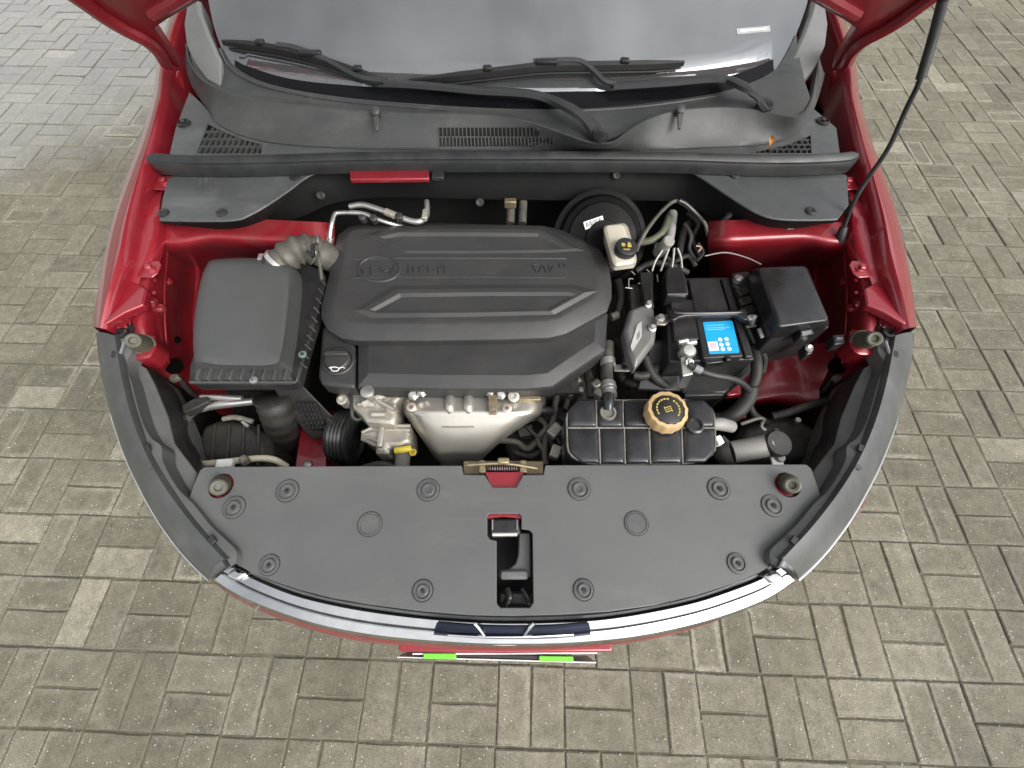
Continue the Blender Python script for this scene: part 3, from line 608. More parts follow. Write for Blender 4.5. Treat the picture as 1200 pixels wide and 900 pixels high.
# --- raised bonnet: its plane is hinged at the rear corners
HY, HZ, HT = at(212, 82, 1.02).y, 1.02, R(52)
def hood_pt(px, py):
    d = ray(px, py); nrm = Vector((0, math.sin(HT), math.cos(HT))); o = Vector((0, HY, HZ)); c = Vector((0, 0, CAMH)); t = (o-c).dot(nrm)/d.dot(nrm); return c+d*t
def hv(x, v, h=0): return Vector((x, HY-v*math.cos(HT)-h*-math.sin(HT), HZ+v*math.sin(HT)+h*math.cos(HT)))
def to_v(p): return (p.z-HZ)/math.sin(HT)
oe = [hood_pt(*p) for p in [(212, 82), (199, 77), (186, 71), (172, 58), (152, 44), (130, 33), (104, 18), (78, 0)]]
ie = [hood_pt(*p) for p in [(239, 0), (222, 10), (206, 19), (197, 24), (181, 35), (190, 46), (198, 58), (206, 70)]]
half = [(p.x, to_v(p)) for p in oe]
last = half[-1]
half += [(last[0]+.005, .45), (last[0]+.03, .65), (last[0]+.09, .82), (last[0]+.22, .95), (last[0]+.45, 1.02)]
rear = [(p.x, to_v(p)) for p in ie]
ring = half + [(X0, 1.04)]
mirh = [(2*X0-x, v) for x, v in half[::-1]]
rc = [(X0-.45, .285), (X0-.25, .31), (X0, .32), (X0+.25, .31), (X0+.45, .285)]
full = half + [(X0, 1.04)] + mirh + [(2*X0-x, v) for x, v in rear[::-1]] + rc[::-1] + rear
lo = [hv(x, v, -.0) for x, v in full]; up_ = [hv(x, v, .028+.06*(1-((x-X0)/.9)**2)*0) for x, v in full]
mb = MB(); mb.loft([lo, up_], True, True, True); hood = mb.build('bonnet', REDIN, car, bevel=.006, seg=3, label='raised red bonnet with its rear corners at the top of the picture')
ln = [hv(X0+x, v, -.006) for x, v in ((-.66, .36), (-.45, .305), (-.25, .325), (0, .335), (.25, .325), (.45, .305), (.66, .36), (.66, .60), (.55, .80), (.3, .90), (0, .92), (-.3, .90), (-.55, .80), (-.66, .60))]
mb = MB(); mb.loft([ln, [p+hv(0, 0, .005)-hv(0, 0, 0) for p in ln]], True, True, True); mb.build('added_dark_liner', mat('added_liner_black', (.015, .015, .016), .95), hood, bevel=.002)  # unseen black liner, added to keep red out of the windscreen reflection
def rim_strip(fl, q0):
    pts = [(x+.035 if i > 1 else x+.012, v) for i, (x, v) in enumerate(half)]
    a = [hv(x, v, -.004) for x, v in pts]; return a
for q in (0, 1):
    f2 = mir if q else (lambda p: list(p))
    pts = [hv(x+(.006+.03*min(1, v/.12)), v+.004, -.006) for x, v in half[1:]]
    MB().tube(f2(pts), [.006]+[.014]*(len(pts)-1), 8, 3).build('hem_rib', REDIN, hood)
    pts = [hv(x-.01, v+.03, -.006) for x, v in [rear[0], rear[1], rear[2], rear[3]]]
    MB().tube(f2(pts), .012, 8, 3).build('inner_rib', REDIN, hood)
    hg = P([(207, 82, .99), (203, 100, .955), (207, 118, .925), (213, 120, .92), (214, 100, .95), (212, 82, .985)])
    MB().prism(f2(hg), .012).build('hinge', REDIN, car, bevel=.003)
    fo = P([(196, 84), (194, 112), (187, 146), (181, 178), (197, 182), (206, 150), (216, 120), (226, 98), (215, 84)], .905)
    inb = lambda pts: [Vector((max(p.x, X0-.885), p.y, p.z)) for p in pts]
    MB().prism(f2(inb(fo)), .06).build('gutter_shade_block', mat('gutter_shade_black', (.012, .010, .010), .95, spec=.1), car, bevel=.006)  # dark block added in the gutter, standing in for its shade
    wl = [at(190, 82, .985), at(187, 112, .975), at(178, 150, .96), at(196, 183, .93), at(212, 183, .93), at(222, 150, .94), at(228, 112, .95), at(222, 82, .965)]
    MB().prism(shift(f2(inb(wl)), dz=-.30), .05).build('hinge_well', REDIN, car)
# bonnet prop rod
rod = [at(986, 277, .90), at(992, 258, .935), at(1003, 232, .985), at(1020, 205, 1.03), at(1042, 172, 1.085), at(1062, 128, 1.15), at(1079, 92, 1.2), at(1094, 42, 1.255), at(1105, 0, 1.30)]
rod.append(rod[-1]+(rod[-1]-rod[-2])*.9); rod.append(rod[-1]+(rod[-1]-rod[-2])*1.1)
pr = MB().tube(rod, .0045, 10, 5).build('prop_rod', BLK, car, label='thin black bonnet prop rod rising on the right')
MB().tube(rod[6:9], .0078, 12, 5).build('foam_grip', RUB, pr)
MB().tube([at(984, 283, .89), at(986, 275, .905), at(989, 266, .92)], [.011, .010, .008], 10, 3).build('pivot_boot', RUB, pr)

# --- wipers
def wz(px, py, dz): return at(px, py, dz) if dz > .5 else on(px, py, lambda x, y: WS(x, y)+dz)
def wiper(pts_arm, arm_w, hook, blade, cap, label, joint):
    wpr = bpy.data.objects.new('wiper', None); COL.objects.link(wpr); wpr.parent = car; wpr.matrix_parent_inverse = parent_inv(car); wpr['label'] = label
    a = spline([wz(x, y, d) for x, y, d in pts_arm], 5); n_ = len(a); loops = []
    for i, p in enumerate(a):
        t = (a[min(i+1, n_-1)]-a[max(i-1, 0)]).normalized(); sd_ = Vector((0, .25, .97)).cross(t).normalized(); upv = t.cross(sd_).normalized()
        if upv.z < 0: upv = -upv
        k = i/(n_-1); wd = arm_w[0]*(1-k)+arm_w[1]*k
        loops.append([p+sd_*wd*.5-upv*.008, p+sd_*wd*.5+upv*.0005, p+sd_*wd*.25+upv*.0035, p-sd_*wd*.25+upv*.0035, p-sd_*wd*.5+upv*.0005, p-sd_*wd*.5-upv*.008])
    m = MB(); m.loft(loops, True, True, True); m.build('arm', WARM, wpr, sharp=40)
    hk = [wz(x, y, d) for x, y, d in hook]; MB().tube(hk, [.007]*len(hk), 6, 4).build('hook', WARM, wpr, sharp=30)
    b = spline([wz(x, y, d) for x, y, d in blade], 6); m = MB(); lp = []
    for i, p in enumerate(b):
        k = i/(len(b)-1); e = (.35+.65*min(1, 6*min(k, 1-k)))*.72
        lp.append([p+Vector((0, -.012*e, -.008)), p+Vector((0, -.010*e, .004*e)), p+Vector((0, -.002*e, .011*e)), p+Vector((0, .008*e, .008*e)), p+Vector((0, .012*e, -.004))])
    m.loft(lp, True, True, True); m.build('blade', BLADE, wpr, sharp=30)
    m = MB(); q = [p+Vector((0, -.014, -.010)) for p in b]; m.tube(q[2:-2], .0028, 6, 0); m.build('rubber_strip', BLADE, wpr)
    c = b[len(b)//2]; 
    for k in (.25, .5, .75):
        p = b[int(len(b)*k)]; MB().box(p+Vector((0, 0, .008)), .05 if k == .5 else .02, .015, .010).build('claw', BLADE, wpr, bevel=.003)
    p = wz(*cap, 1.039 if cap[0] < 800 else 1.036); MB().lathe(p, (0, -.3, .95), [(.0185, -.014), (.0185, .0), (.016, .005), (.010, .007), (0, .007)], 20).build('pivot_cap', BLKG, wpr)
    p = a[joint]; 
    return wpr
wiper([(705, 160, 1.036), (692, 143, 1.044), (672, 127, 1.056), (645, 114, .034), (615, 107, .034), (560, 104, .03), (500, 98.5, .028), (450, 95, .027)], (.036, .019), [(455, 95.5, .026), (432, 93, .026), (415, 88, .026), (395, 77, .026), (375, 67, .028), (345, 56, .030), (325, 53, .03)],
      [(260, 48, .016), (300, 53, .022), (340, 60, .025), (390, 74, .024), (425, 86, .02), (446, 92, .016)], (703, 158), 'black windscreen wiper pivoted at the centre, its blade lying to the left', 20)
wiper([(899, 125, 1.034), (889, 114, 1.048), (875, 101, 1.07), (855, 92, .035), (833, 90, .035), (790, 94, .03), (750, 97, .028), (718, 99, .027)], (.036, .019), [(722, 99, .026), (708, 95, .027), (697, 84, .028), (684, 74, .03), (668, 71, .03), (625, 72.5, .03)],
      [(480, 94, .014), (540, 88, .02), (600, 81, .024), (640, 77, .026), (700, 76, .024), (760, 75, .02), (802, 72.5, .014)], (897, 123), 'black windscreen wiper pivoted on the right, its long blade lying across the middle', 20)

# ------------------------------------------------------------------ engine bay, left
def c5(l): return [(350+x/3, 250+y/3) for x, y in l]
# air filter box
lidt = ccw(spline(P([(262, 309), (300, 309), (327, 315), (337, 328), (335, 375), (329, 415), (320, 427), (282, 428), (246, 426), (236, 417), (233, 385), (240, 340), (248, 316)], .925), 4, True))
lidb = ccw(spline(P([(256, 306), (300, 304), (336, 309), (350, 322), (346, 375), (339, 422), (332, 432), (282, 432), (236, 431), (228, 424), (229, 385), (235, 338), (245, 311)], .885), 4, True))
mb = MB(); mb.loft([shift(lidb, dz=-.02), lidb, [a.lerp(b, .45)+Vector((0, 0, .010)) for a, b in zip(lidb, lidt)], [a.lerp(b, .8)+Vector((0, 0, .005)) for a, b in zip(lidb, lidt)], lidt, shrink(lidt, .9, .004)], True, True, True)
AF = mat('air_box_plastic', (.062, .064, .064), .5, 0, .06, 9, .22, 700, dust=.15, dcol=(.15, .15, .145), dscale=6)
ab = mb.build('air_filter_box', AF, car, sharp=75, label='dark grey plastic air filter box with ribbed rim')
rim = ccw(P([(222, 428), (221, 446), (226, 450), (340, 450), (349, 446), (362, 400), (382, 332), (379, 318), (365, 310), (348, 306), (340, 318), (300, 320), (250, 330), (230, 400)], .868))
MB().loft([shift(rim, dz=-.03), rim], True, True, True).build('rim', BLK, ab, bevel=.004)
for i in range(9):
    x = 236+i*12.6; MB().box(at(x, 440, .877), .0028, .026, .020).build('rim_rib', AF, ab, bevel=.0008)
MB().loft([P([(222, 450, .868), (347, 450, .868), (347, 445, .868), (222, 445, .868)]), P([(222, 449, .878), (347, 449, .878), (347, 446.5, .878), (222, 446.5, .878)])], True, True, True).build('rim_lip', AF, ab, bevel=.001)
MB().loft([P([(228, 448, .866), (345, 448, .866), (335, 434, .866), (232, 434, .866)]), P([(228, 448, .8715), (345, 448, .8735), (335, 432, .8735), (230, 432, .8735)])], True, True, True).build('rim_floor', AF, ab)
for i in range(10):
    s = i/9; a, b = at(351+s*24, 425-s*98, .888), at(359+s*22, 431-s*96, .872)
    MB().tube([a, b], .0028, 5, 0).build('rim_rib', BLK, ab)
MB().lathe(at(298, 446, .880), (0, 0, 1), [(.008, 0), (.008, .004), (.004, .005), (.004, .002), (0, .002)], 14).build('screw', STEEL, ab)
MB().lathe(at(355, 416, .880), (0, 0, 1), [(.008, 0), (.008, .004), (.004, .005), (.004, .002), (0, .002)], 14).build('screw', mat('greenish_zinc', (.25, .38, .34), .4, .6), ab)
MB().loft([P([(230, 440, .84), (345, 440, .84), (374, 330, .84), (260, 330, .84)]), P([(250, 452, .60), (362, 470, .60), (372, 390, .60), (270, 350, .60)])], True, True, True).build('filter_base', BLKD, ab, bevel=.006)
# snorkel with grating
mb = MB(); mb.loft([P([(318, 452, .82), (352, 449, .84), (392, 490, .76), (388, 510, .72), (366, 516, .70), (345, 490, .74)]), P([(320, 452, .70), (352, 449, .72), (390, 490, .62), (386, 508, .6), (366, 514, .6), (346, 490, .62)])], True, True, True)
sn = mb.build('intake_snorkel', BLKD, car, bevel=.004, label='dirty black intake snorkel below the air filter box')
for i in range(6):
    for j in range(5):
        c = at(353+j*4.4+i*2.2, 476+i*5.2, .80-.013*i); MB().box(c, .0055, .0055, .016, .5).build('grating_stud', BLK, sn)
mb = MB(); mb.sheet([P([(384, 488, .775), (396, 500, .765)]), P([(378, 516, .735), (391, 514, .73)])], .004); mb.build('flap', BLKD, sn)
# ribbed intake hose
el = [at(322, 318, .89), at(332, 305, .905), at(348, 294, .915), at(364, 292, .905), at(378, 298, .885), at(392, 306, .85)]
pp = spline(el, 8); rr = [.031+.0035*math.sin(i*1.25)*(1 if 8 < i < 30 else 0) for i in range(len(pp))]
ih = MB().tube(pp, rr, 18, 0).build('intake_hose', HOSE, car, sharp=70, label='dusty ribbed intake hose behind the air filter box')
MB().tube([at(316, 327, .87), at(327, 312, .90)], .036, 18, 0).build('hose_collar', BLKD, ih)
MB().tube([pp[5], pp[6], pp[7]], .036, 18, 0).build('hose_clamp', PIPE, ih)
MB().tube([pp[25], pp[26]], .0345, 18, 0).build('hose_clamp', STEEL, ih)
MB().box(pp[6]+Vector((-.034, .0, .012)), .012, .018, .02).build('clamp_screw', STEEL, ih, bevel=.002)
MB().tube([at(371, 288, .945), at(374, 305, .945), at(377, 327, .91)], .0035, 8, 4).build('breather_wire', HOSE, ih)
MB().tube([at(360, 295, .94), at(368, 300, .945), at(366, 290, .945), at(372, 286, .94)], .004, 8, 4).build('sensor_lead', BLKG, ih)
# refrigerant pipes behind the engine cover
pa = MB().tube([at(386, 292, .86), at(387, 275, .885), at(389, 262, .90), at(392, 252, .905), at(398, 249.5, .905), at(424, 250, .905), at(440, 256, .90), at(458, 262, .89), at(475, 266, .87)], .0052, 12, 6).build('refrigerant_pipe', PIPE, car, label='thin bent aluminium pipe behind the engine cover')
pb = MB().tube([at(410, 242, .91), at(424, 240, .915), at(440, 244, .915), at(462, 252, .91), at(482, 259, .905), at(493, 259, .905), at(500, 252, .905), at(500, 236, .91)], .0068, 12, 6).build('refrigerant_pipe', PIPE, car, label='thicker aluminium pipe ending at the black cowl face')
MB().tube([at(384, 294, .86), at(387, 278, .885)], .009, 12, 0).build('pipe_sleeve', PIPE, pa)
for px, py, z, pt in ((438, 256, .905, pa), (425, 255, .90, pa), (468, 254, .915, pb)): MB().lathe(at(px, py, z), (0, -.3, 1), [(.009, -.012), (.009, .004), (.006, .006), (0, .006)], 12).build('rubber_grommet', RUB, pt)
MB().tube([at(452, 248, .915), at(464, 253, .912)], .0085, 12, 0).build('pipe_union', ALU, pb)
MB().box(at(498, 252, .915), .012, .03, .012).build('pipe_bracket', ALU, pb, bevel=.002)
for px in (599, 613):
    MB().tube([at(px, 236, .86), at(px-1, 262, .84)], .011, 10, 0).build('heater_hose', HOSE, car)
MB().box(at(598, 238, .875), .03, .016, .02).build('hose_bracket', GOLD, car, bevel=.002)
# front left corner: duct, lamp back, pipes, rail
dk = spline([at(319, 466, .80), at(325, 482, .77), at(330, 498, .71), at(334, 515, .62)], 8)
MB().tube(dk, [.036+.0018*math.sin(i*1.5) for i in range(len(dk))], 18, 0).build('intake_duct', BLKD, car, sharp=70, label='fat black intake duct below the air filter box')
mb = MB(); t = ccw(P([(240, 500), (262, 491), (295, 494), (318, 514), (322, 528), (318, 548), (236, 548), (233, 520)], .70)); mb.loft([shift(t, dz=-.18), t, inset(t, .018, .022)], True, True, True)
hb = mb.build('lamp_housing', BLKD, car, bevel=.006, label='dirty black rear housing of the left headlamp')
MB().tube(P([(262, 491, .725), (276, 489, .73), (296, 494, .725)]), .006, 8, 3).build('retaining_clip', TANKE, hb)
MB().tube(P([(284, 494, .735), (291, 500, .732)]), .004, 8, 0).build('retaining_wire', STEEL, hb)
for i in range(4): MB().tube(P([(252+i*17, 498, .725), (248+i*18, 546, .725)]), .003, 6, 0).build('housing_rib', BLKD, hb)
fp1 = MB().tube(P([(220, 500, .72), (219, 492, .74), (228, 482, .76), (248, 476, .765), (270, 473, .765), (297, 470, .76)]), .0085, 12, 6).build('bay_pipe', PIPE, car, label='bent aluminium pipe at the front left of the bay')
fp2 = MB().tube(P([(236, 466, .77), (260, 466, .77), (284, 467, .765)]), .007, 12, 4).build('bay_pipe', PIPE, car, label='short straight aluminium pipe under the air filter box')
MB().prism(P([(212, 475), (228, 466), (243, 464), (245, 470), (232, 477), (214, 484)], .785), .025).build('pipe_bracket', BLKD, fp1, bevel=.003)
MB().tube(P([(230, 544, .76), (256, 542, .77), (284, 539, .775), (306, 537, .775), (322, 539, .77), (336, 547, .75)]), .0068, 12, 5).build('cream_pipe', mat('cream_plastic', (.55, .51, .40), .45, dust=.2, dscale=30), car, label='cream pipe along the cover edge at the front left')
MB().box(at(264, 545, .785), .032, .022, .014, .05).build('pipe_label', WHITE, car, bevel=.002)
MB().tube(P([(284, 537, .785), (289, 542, .785)]), .009, 10, 0).build('pipe_clip', TANKE, car)
mb = MB(); t = P([(352, 498, .66), (386, 500, .66), (382, 552, .66), (344, 552, .66)]); mb.loft([shift(t, dz=-.12), t], True, True, True)
rl = mb.build('chassis_rail', RED, car, bevel=.004, label='red chassis rail end beside the pulley')
MB().lathe(at(361, 545, .66), (0, 0, 1), [(.012, 0), (.010, .006), (.006, .008), (0, .008)], 8).build('bolt', STEEL, rl)
MB().tube(P([(388, 484, .70), (392, 510, .66), (388, 548, .60)]), .018, 8, 3).build('rail_edge', REDIN, rl)

# ------------------------------------------------------------------ engine
MB().box((at(545, 380, .8).x, at(545, 400, .7).y, .64), .52, .36, .26).build('engine_block', mat('engine_dark', (.03, .028, .025), .7, .2, dust=.4), car)
U = c5([(138, 78), (180, 48), (240, 38), (500, 36), (860, 45), (930, 62), (1000, 95), (1060, 130), (1090, 190), (1100, 250), (1100, 300), (1085, 345), (940, 425), (880, 440), (700, 446), (450, 450), (210, 450), (150, 440), (100, 410), (80, 370), (80, 330), (95, 270), (112, 200), (127, 120)])
def EZ(p): return p    # cover tilts slightly towards the front
u0 = ccw(P(U, .870)); n_in = inset(u0, .010, .010)
mb = MB()
i1 = inset(u0, .0010, .0022); i1b = inset(u0, .0030, .0038); i2 = inset(u0, .031, .0160); i3 = inset(u0, .0335, .0168); i4 = inset(u0, .040, .0172)
mb.loft([inset(u0, .005, -.028), u0, i1, i1b, i2, i3, i4], True, True, True)
ec = mb.build('engine_cover', ENG, car, sharp=16, label='large dark grey plastic engine cover with ribbed hexagonal panels')
ETZ = .8872
# skirt in front
S = c5([(206, 430), (206, 612), (500, 619), (800, 620), (893, 611), (965, 560), (1080, 482), (1088, 352), (1040, 320), (880, 390), (600, 395), (300, 395)])
s0 = ccw(P(S, .835)); mb = MB(); mb.loft([shift(s0, dz=-.045), shift(s0, dz=-.006), inset(s0, .0025, .0), inset(s0, .026, .0115), inset(s0, .0275, .0120)], True, True, True)
mb.build('cover_skirt', ENG, ec, sharp=14)
pad = ccw(P(c5([(84, 404), (76, 500), (70, 575), (80, 600), (110, 608), (198, 614), (199, 470), (190, 450), (150, 425), (110, 395)]), .832))
mb = MB(); mb.loft([shift(pad, dz=-.04), pad, inset(pad, .006, .004)], True, True, True); mb.build('filler_pad', ENG, ec, bevel=.003, seg=3)
# seam groove line
def ridge(l, z0, h, ins, name, zin=None):
    t = ccw(P(c5(l), z0)); mb = MB(); mb.loft([shift(t, dz=-.006), t, inset(t, ins, h)], True, True, True); return mb.build(name, ENG, ec, bevel=.0015, seg=2, sharp=25)
# lower hexagonal frame: raised frame with a sunk centre
def frame(outer, inner, h, name):
    a = ccw(P(c5(outer), ETZ)); b = ccw(P(c5(inner), ETZ)); n_ = len(a)
    mid_ = [p.lerp(q, .5)+Vector((0, 0, h)) for p, q in zip(a, b)]
    mid2 = [p.lerp(q, .8)+Vector((0, 0, h)) for p, q in zip(a, b)]
    mb = MB(); mb.loft([shift(a, dz=-.004), a, mid_, mid2, shift(b, dz=.001), shift(b, dz=.0009)], True, True, True)
    return mb.build(name, ENG, ec, bevel=.001, sharp=18)
frame([(190, 342), (330, 254), (640, 250), (960, 250), (1052, 272), (900, 356), (600, 364), (258, 368)], [(268, 346), (362, 296), (640, 292), (944, 291), (960, 296), (872, 344), (600, 347), (290, 349)], .0062, 'hexagonal_panel')
frame([(232, 76), (330, 44), (600, 42), (860, 46), (1008, 132), (900, 138), (640, 142), (372, 142)], [(300, 92), (360, 82), (600, 82), (840, 84), (940, 128), (880, 132), (640, 134), (384, 134)], .006, 'hexagonal_panel')
# badge band: two long lips
for l in ([(190, 158), (330, 154), (700, 154), (940, 157), (940, 162), (700, 161), (330, 161), (190, 165)], [(190, 226), (330, 222), (700, 222), (940, 226), (940, 229), (700, 227), (330, 227), (190, 230)]):
    ridge(l, ETZ+.0005, .0022, .0012, 'band_lip')
# oval badge and moulded marks
ov = c5([(283+78*math.cos(2*math.pi*i/28), 195+48*math.sin(2*math.pi*i/28)) for i in range(28)])
ovp = ccw(P(ov, ETZ+.0015)); mb = MB(); mb.loft([shift(ovp, dz=-.006), ovp, inset(ovp, .0025, .002), inset(ovp, .005, .0016), inset(ovp, .0065, -.0008)], True, True, True); mb.build('oval_badge', ENG, ec, sharp=25)
DK = mat('moulded_mark', (.022, .022, .0225), .5)
def stroke(l, r=.0011, z=ETZ+.0026): MB().tube(P(c5(l), z), r, 6, 3).build('moulded_mark', DK, ec)
stroke([(228, 178), (212, 182), (214, 194), (226, 202), (222, 216), (206, 218)]); stroke([(252, 182), (252, 214)])
stroke([(268, 192), (280, 188), (290, 196), (304, 192), (318, 188)]); stroke([(270, 202), (285, 198), (300, 204), (314, 198)]); stroke([(338, 178), (330, 198), (318, 212)])
for l in ([(385, 182), (385, 208)], [(402, 186), (402, 206)], [(425, 206), (425, 184), (440, 184)], [(455, 208), (455, 186)], [(470, 198), (480, 198)], [(490, 208), (492, 186), (508, 186)], [(512, 208), (512, 186)],
          [(805, 180), (822, 182), (838, 180)], [(822, 182), (834, 206)], [(846, 206), (858, 182), (870, 206)], [(880, 182), (884, 204), (896, 182)], [(918, 176), (918, 188)], [(934, 176), (934, 188)]):
    stroke(l, .0009, ETZ+.0018)
# oil filler cap
oc = at(397, 423, .842); 
mb = MB(); mb.lathe(oc, (0, 0, 1), [(.034, -.01), (.034, .001), (.032, .003), (.029, .003), (.028, -.001), (.0275, -.001), (.0265, .010), (.024, .013), (.004, .014), (0, .014)], 32)
mb.build('oil_filler_cap', ENG, ec, sharp=30, label='round oil filler cap with a white oil can mark')
t = [oc+Vector((x, y, .024)) for x, y in ((-.027, .002), (.027, .002), (.022, .013), (-.022, .013))]
MB().prism(t, .012).build('cap_grip', ENG, ec, bevel=.003)
for l in ([(387.5, 430), (389, 434.5), (396, 434.5), (397, 431)], [(397, 432), (401, 430), (404, 431.5)], [(388, 430.5), (392, 430), (397, 431)], [(385.5, 431), (388, 431)]):
    MB().tube(P(l, .8575), .0010, 5, 2).build('oil_can_mark', WHITE, ec)
# exhaust heat shield
hsr = [(459, 472, 637, .776), (464, 471, 639, .790), (481, 473, 638, .800), (487, 476, 630, .796), (500, 485, 610, .782), (514, 495, 590, .765), (528, 504, 574, .745), (532, 507, 570, .735), (541, 515, 562, .70), (549, 522, 556, .66)]
g = []
for y, xa, xb, z in hsr:
    row = []
    for s_, e in ((0, 0), (.025, .45), (.07, .86), (.12, 1), (.2, 1.04), (.35, 1.06), (.5, 1.07), (.65, 1.06), (.8, 1.04), (.88, 1), (.93, .86), (.975, .45), (1, 0)):
        row.append(at(xa+(xb-xa)*s_, y+(1.2*abs(2*s_-1)**2 if y > 485 else 0), z-.045+.045*e))
    g.append(row)
g = list(map(list, zip(*[spline(list(c), 2) for c in zip(*g)])))
mb = MB(); mb.sheet(g, .002); hsd = mb.build('heat_shield', SHIELD, car, sharp=60, label='pressed metal exhaust heat shield in front of the engine cover')
for px, py, z in ((482, 477, .797), (594, 478, .803)):
    MB().lathe(at(px, py, z), (0, -.2, 1), [(.0115, -.012), (.0105, .002), (.009, .003), (.006, .003), (.006, .005), (0, .005)], 16).build('bolt_boss', SHIELD, hsd)
    MB().lathe(at(px, py, z+.004), (0, -.2, 1), [(.0045, 0), (.0045, .003), (0, .003)], 6).build('bolt', mat('rusty_bolt', (.22, .09, .06), .6, .4), hsd)
for x in (527, 549):
    mb = MB(); mb.tube(P([(x, 461, .79), (x, 470, .800), (x, 479, .803), (x, 485, .797)]), [.010, .011, .010, .004], 10, 3); mb.build('pressed_rib', SHIELD, hsd)
MB().tube(P([(518, 500.5, .784), (537, 501, .785), (556, 500.5, .784)]), .0025, 6, 2).build('pressed_fold', SHIELD, hsd)
MB().prism(P([(572, 462), (583, 462), (582, 485), (573, 485)], .815), .006).build('bracket', GOLD, hsd, bevel=.001)
MB().lathe(at(577, 478, .815), (0, 0, 1), [(.005, 0), (.004, .002), (0, .002)], 10).build('bracket_bolt', STEEL, hsd)
fl_ = MB(); fl_.prism(P([(468, 456), (636, 455), (638, 460), (470, 461)], .80), .02); mf = fl_.build('manifold_flange', GOLD, car, bevel=.002, label='gold toned flange along the engine cover edge')
for x, y in ((484, 463), (494, 459), (575, 459), (587, 462), (602, 465)):
    MB().lathe(at(x, y, .812), (0, -.3, 1), [(.012, -.008), (.012, .0), (.009, .002), (.009, .008), (.006, .010), (0, .010)] if x != 602 else [(.012, -.01), (.012, .006), (.006, .007), (.006, .001), (0, .001)], 14 if x == 602 else 6).build('flange_nut', STEEL if x != 602 else ALU, mf, sharp=25)
MB().prism(P([(606, 463), (634, 464), (634, 469), (607, 469)], .80), .012).build('flange_bar', GOLD, mf, bevel=.002)
# cast timing housing and water pump
mb = MB(); t = ccw(P([(400, 456), (475, 456), (472, 466), (464, 474), (466, 488), (462, 499), (430, 497), (423, 488), (412, 478), (403, 470)], .775)); mb.loft([shift(t, dz=-.09), t, inset(t, .006, .006)], True, True, True)
hd = mb.build('timing_housing', ALU, car, bevel=.004, label='cast aluminium housing under the oil filler cap')
for x, y, r in ((401.5, 468.5, .012), (458.5, 477, .011), (483, 464, .009)):
    MB().lathe(at(x, y, .786), (0, -.15, 1), [(r, -.03), (r, .004), (r*.62, .005), (r*.55, -.001), (0, -.001)], 16).build('bolt_boss', ALU, hd)
MB().tube(P([(425, 474, .79), (465, 455, .79)]), .009, 8, 0).build('casting_rib', ALU, hd); MB().tube(P([(436, 486, .785), (452, 486, .785)]), .008, 8, 0).build('casting_rib', ALU, hd)
MB().tube(P([(420, 474, .785), (440, 475, .785)]), .006, 8, 0).build('casting_rib', ALU, hd); MB().tube(P([(444, 470, .79), (462, 480, .79)]), .006, 8, 0).build('casting_rib', ALU, hd)
MB().lathe(at(431, 460, .83), (0, 0, 1), [(.007, -.05), (.007, -.022), (.0085, -.02), (.0085, -.002), (.014, 0), (.014, .006), (.010, .008), (0, .008)], 16).build('sensor_plug', STEEL, hd)
MB().tube(P([(411, 462, .80), (412, 478, .80), (413, 488, .795), (418, 492, .79), (423, 490, .785)]), .004, 8, 4).build('drain_wire', RUB, hd)
pu = MB(); pc = at(409, 512, .71); pu.lathe(pc, (1, -.12, .05), [(.03, -.03), (.058, -.03), (.060, -.022), (.056, -.018), (.060, -.014), (.056, -.010), (.060, -.006), (.056, -.002), (.060, .002), (.056, .006), (.060, .012), (.060, .016), (.05, .018), (.046, .010), (.02, .008), (0, .008)], 40)
pu.build('pulley', BLKG, car, sharp=30, label='black grooved belt pulley at the left of the engine')
mb = MB(); t = ccw(P([(424, 506), (444, 494), (454, 498), (482, 498), (483, 520), (470, 526), (458, 526), (456, 533), (440, 532), (440, 522), (424, 514)], .74)); mb.loft([shift(t, dz=-.07), t, inset(t, .008, .010)], True, True, True)
wpmp = mb.build('water_pump', ALU, car, bevel=.004, label='ribbed cast aluminium pump beside the belt pulley')
for i in range(5): MB().tube(P([(454, 499+i*5, .752-.004*i), (481, 499+i*5, .752-.004*i)]), .0042, 8, 0).build('casting_rib', ALU, wpmp)
for i in range(4): MB().tube([at(424, 507+i*2.4, .748), at(441, 498+i*8, .752)], .0035, 6, 0).build('casting_rib', ALU, wpmp)
MB().box(at(447, 512, .752), .012, .05, .018).build('casting_web', ALU, wpmp, bevel=.003); MB().box(at(450, 529, .735), .03, .016, .02).build('casting_foot', ALU, wpmp, bevel=.004)
tb = MB().tube(P([(472, 525, .73), (472, 535, .715), (471, 548, .70)]), .0165, 16, 3).build('pump_outlet', GREYCYL, car)
MB().tube(P([(464, 528, .745), (472, 527, .75), (481, 525.5, .745)]), .0075, 10, 3).build('yellow_clamp', YELP, tb, label='yellow clamp on the pump outlet')
MB().lathe(at(484, 530, .745), (0, -.3, 1), [(.0055, -.002), (.0075, -.002), (.0075, .002), (.0055, .002), (.0055, -.002)], 16).build('clamp_ring', YELP, tb)
MB().tube(P([(425, 548, .70), (445, 543, .71), (462, 547, .70)]), .006, 8, 3).build('drain_hose', HOSE, car)
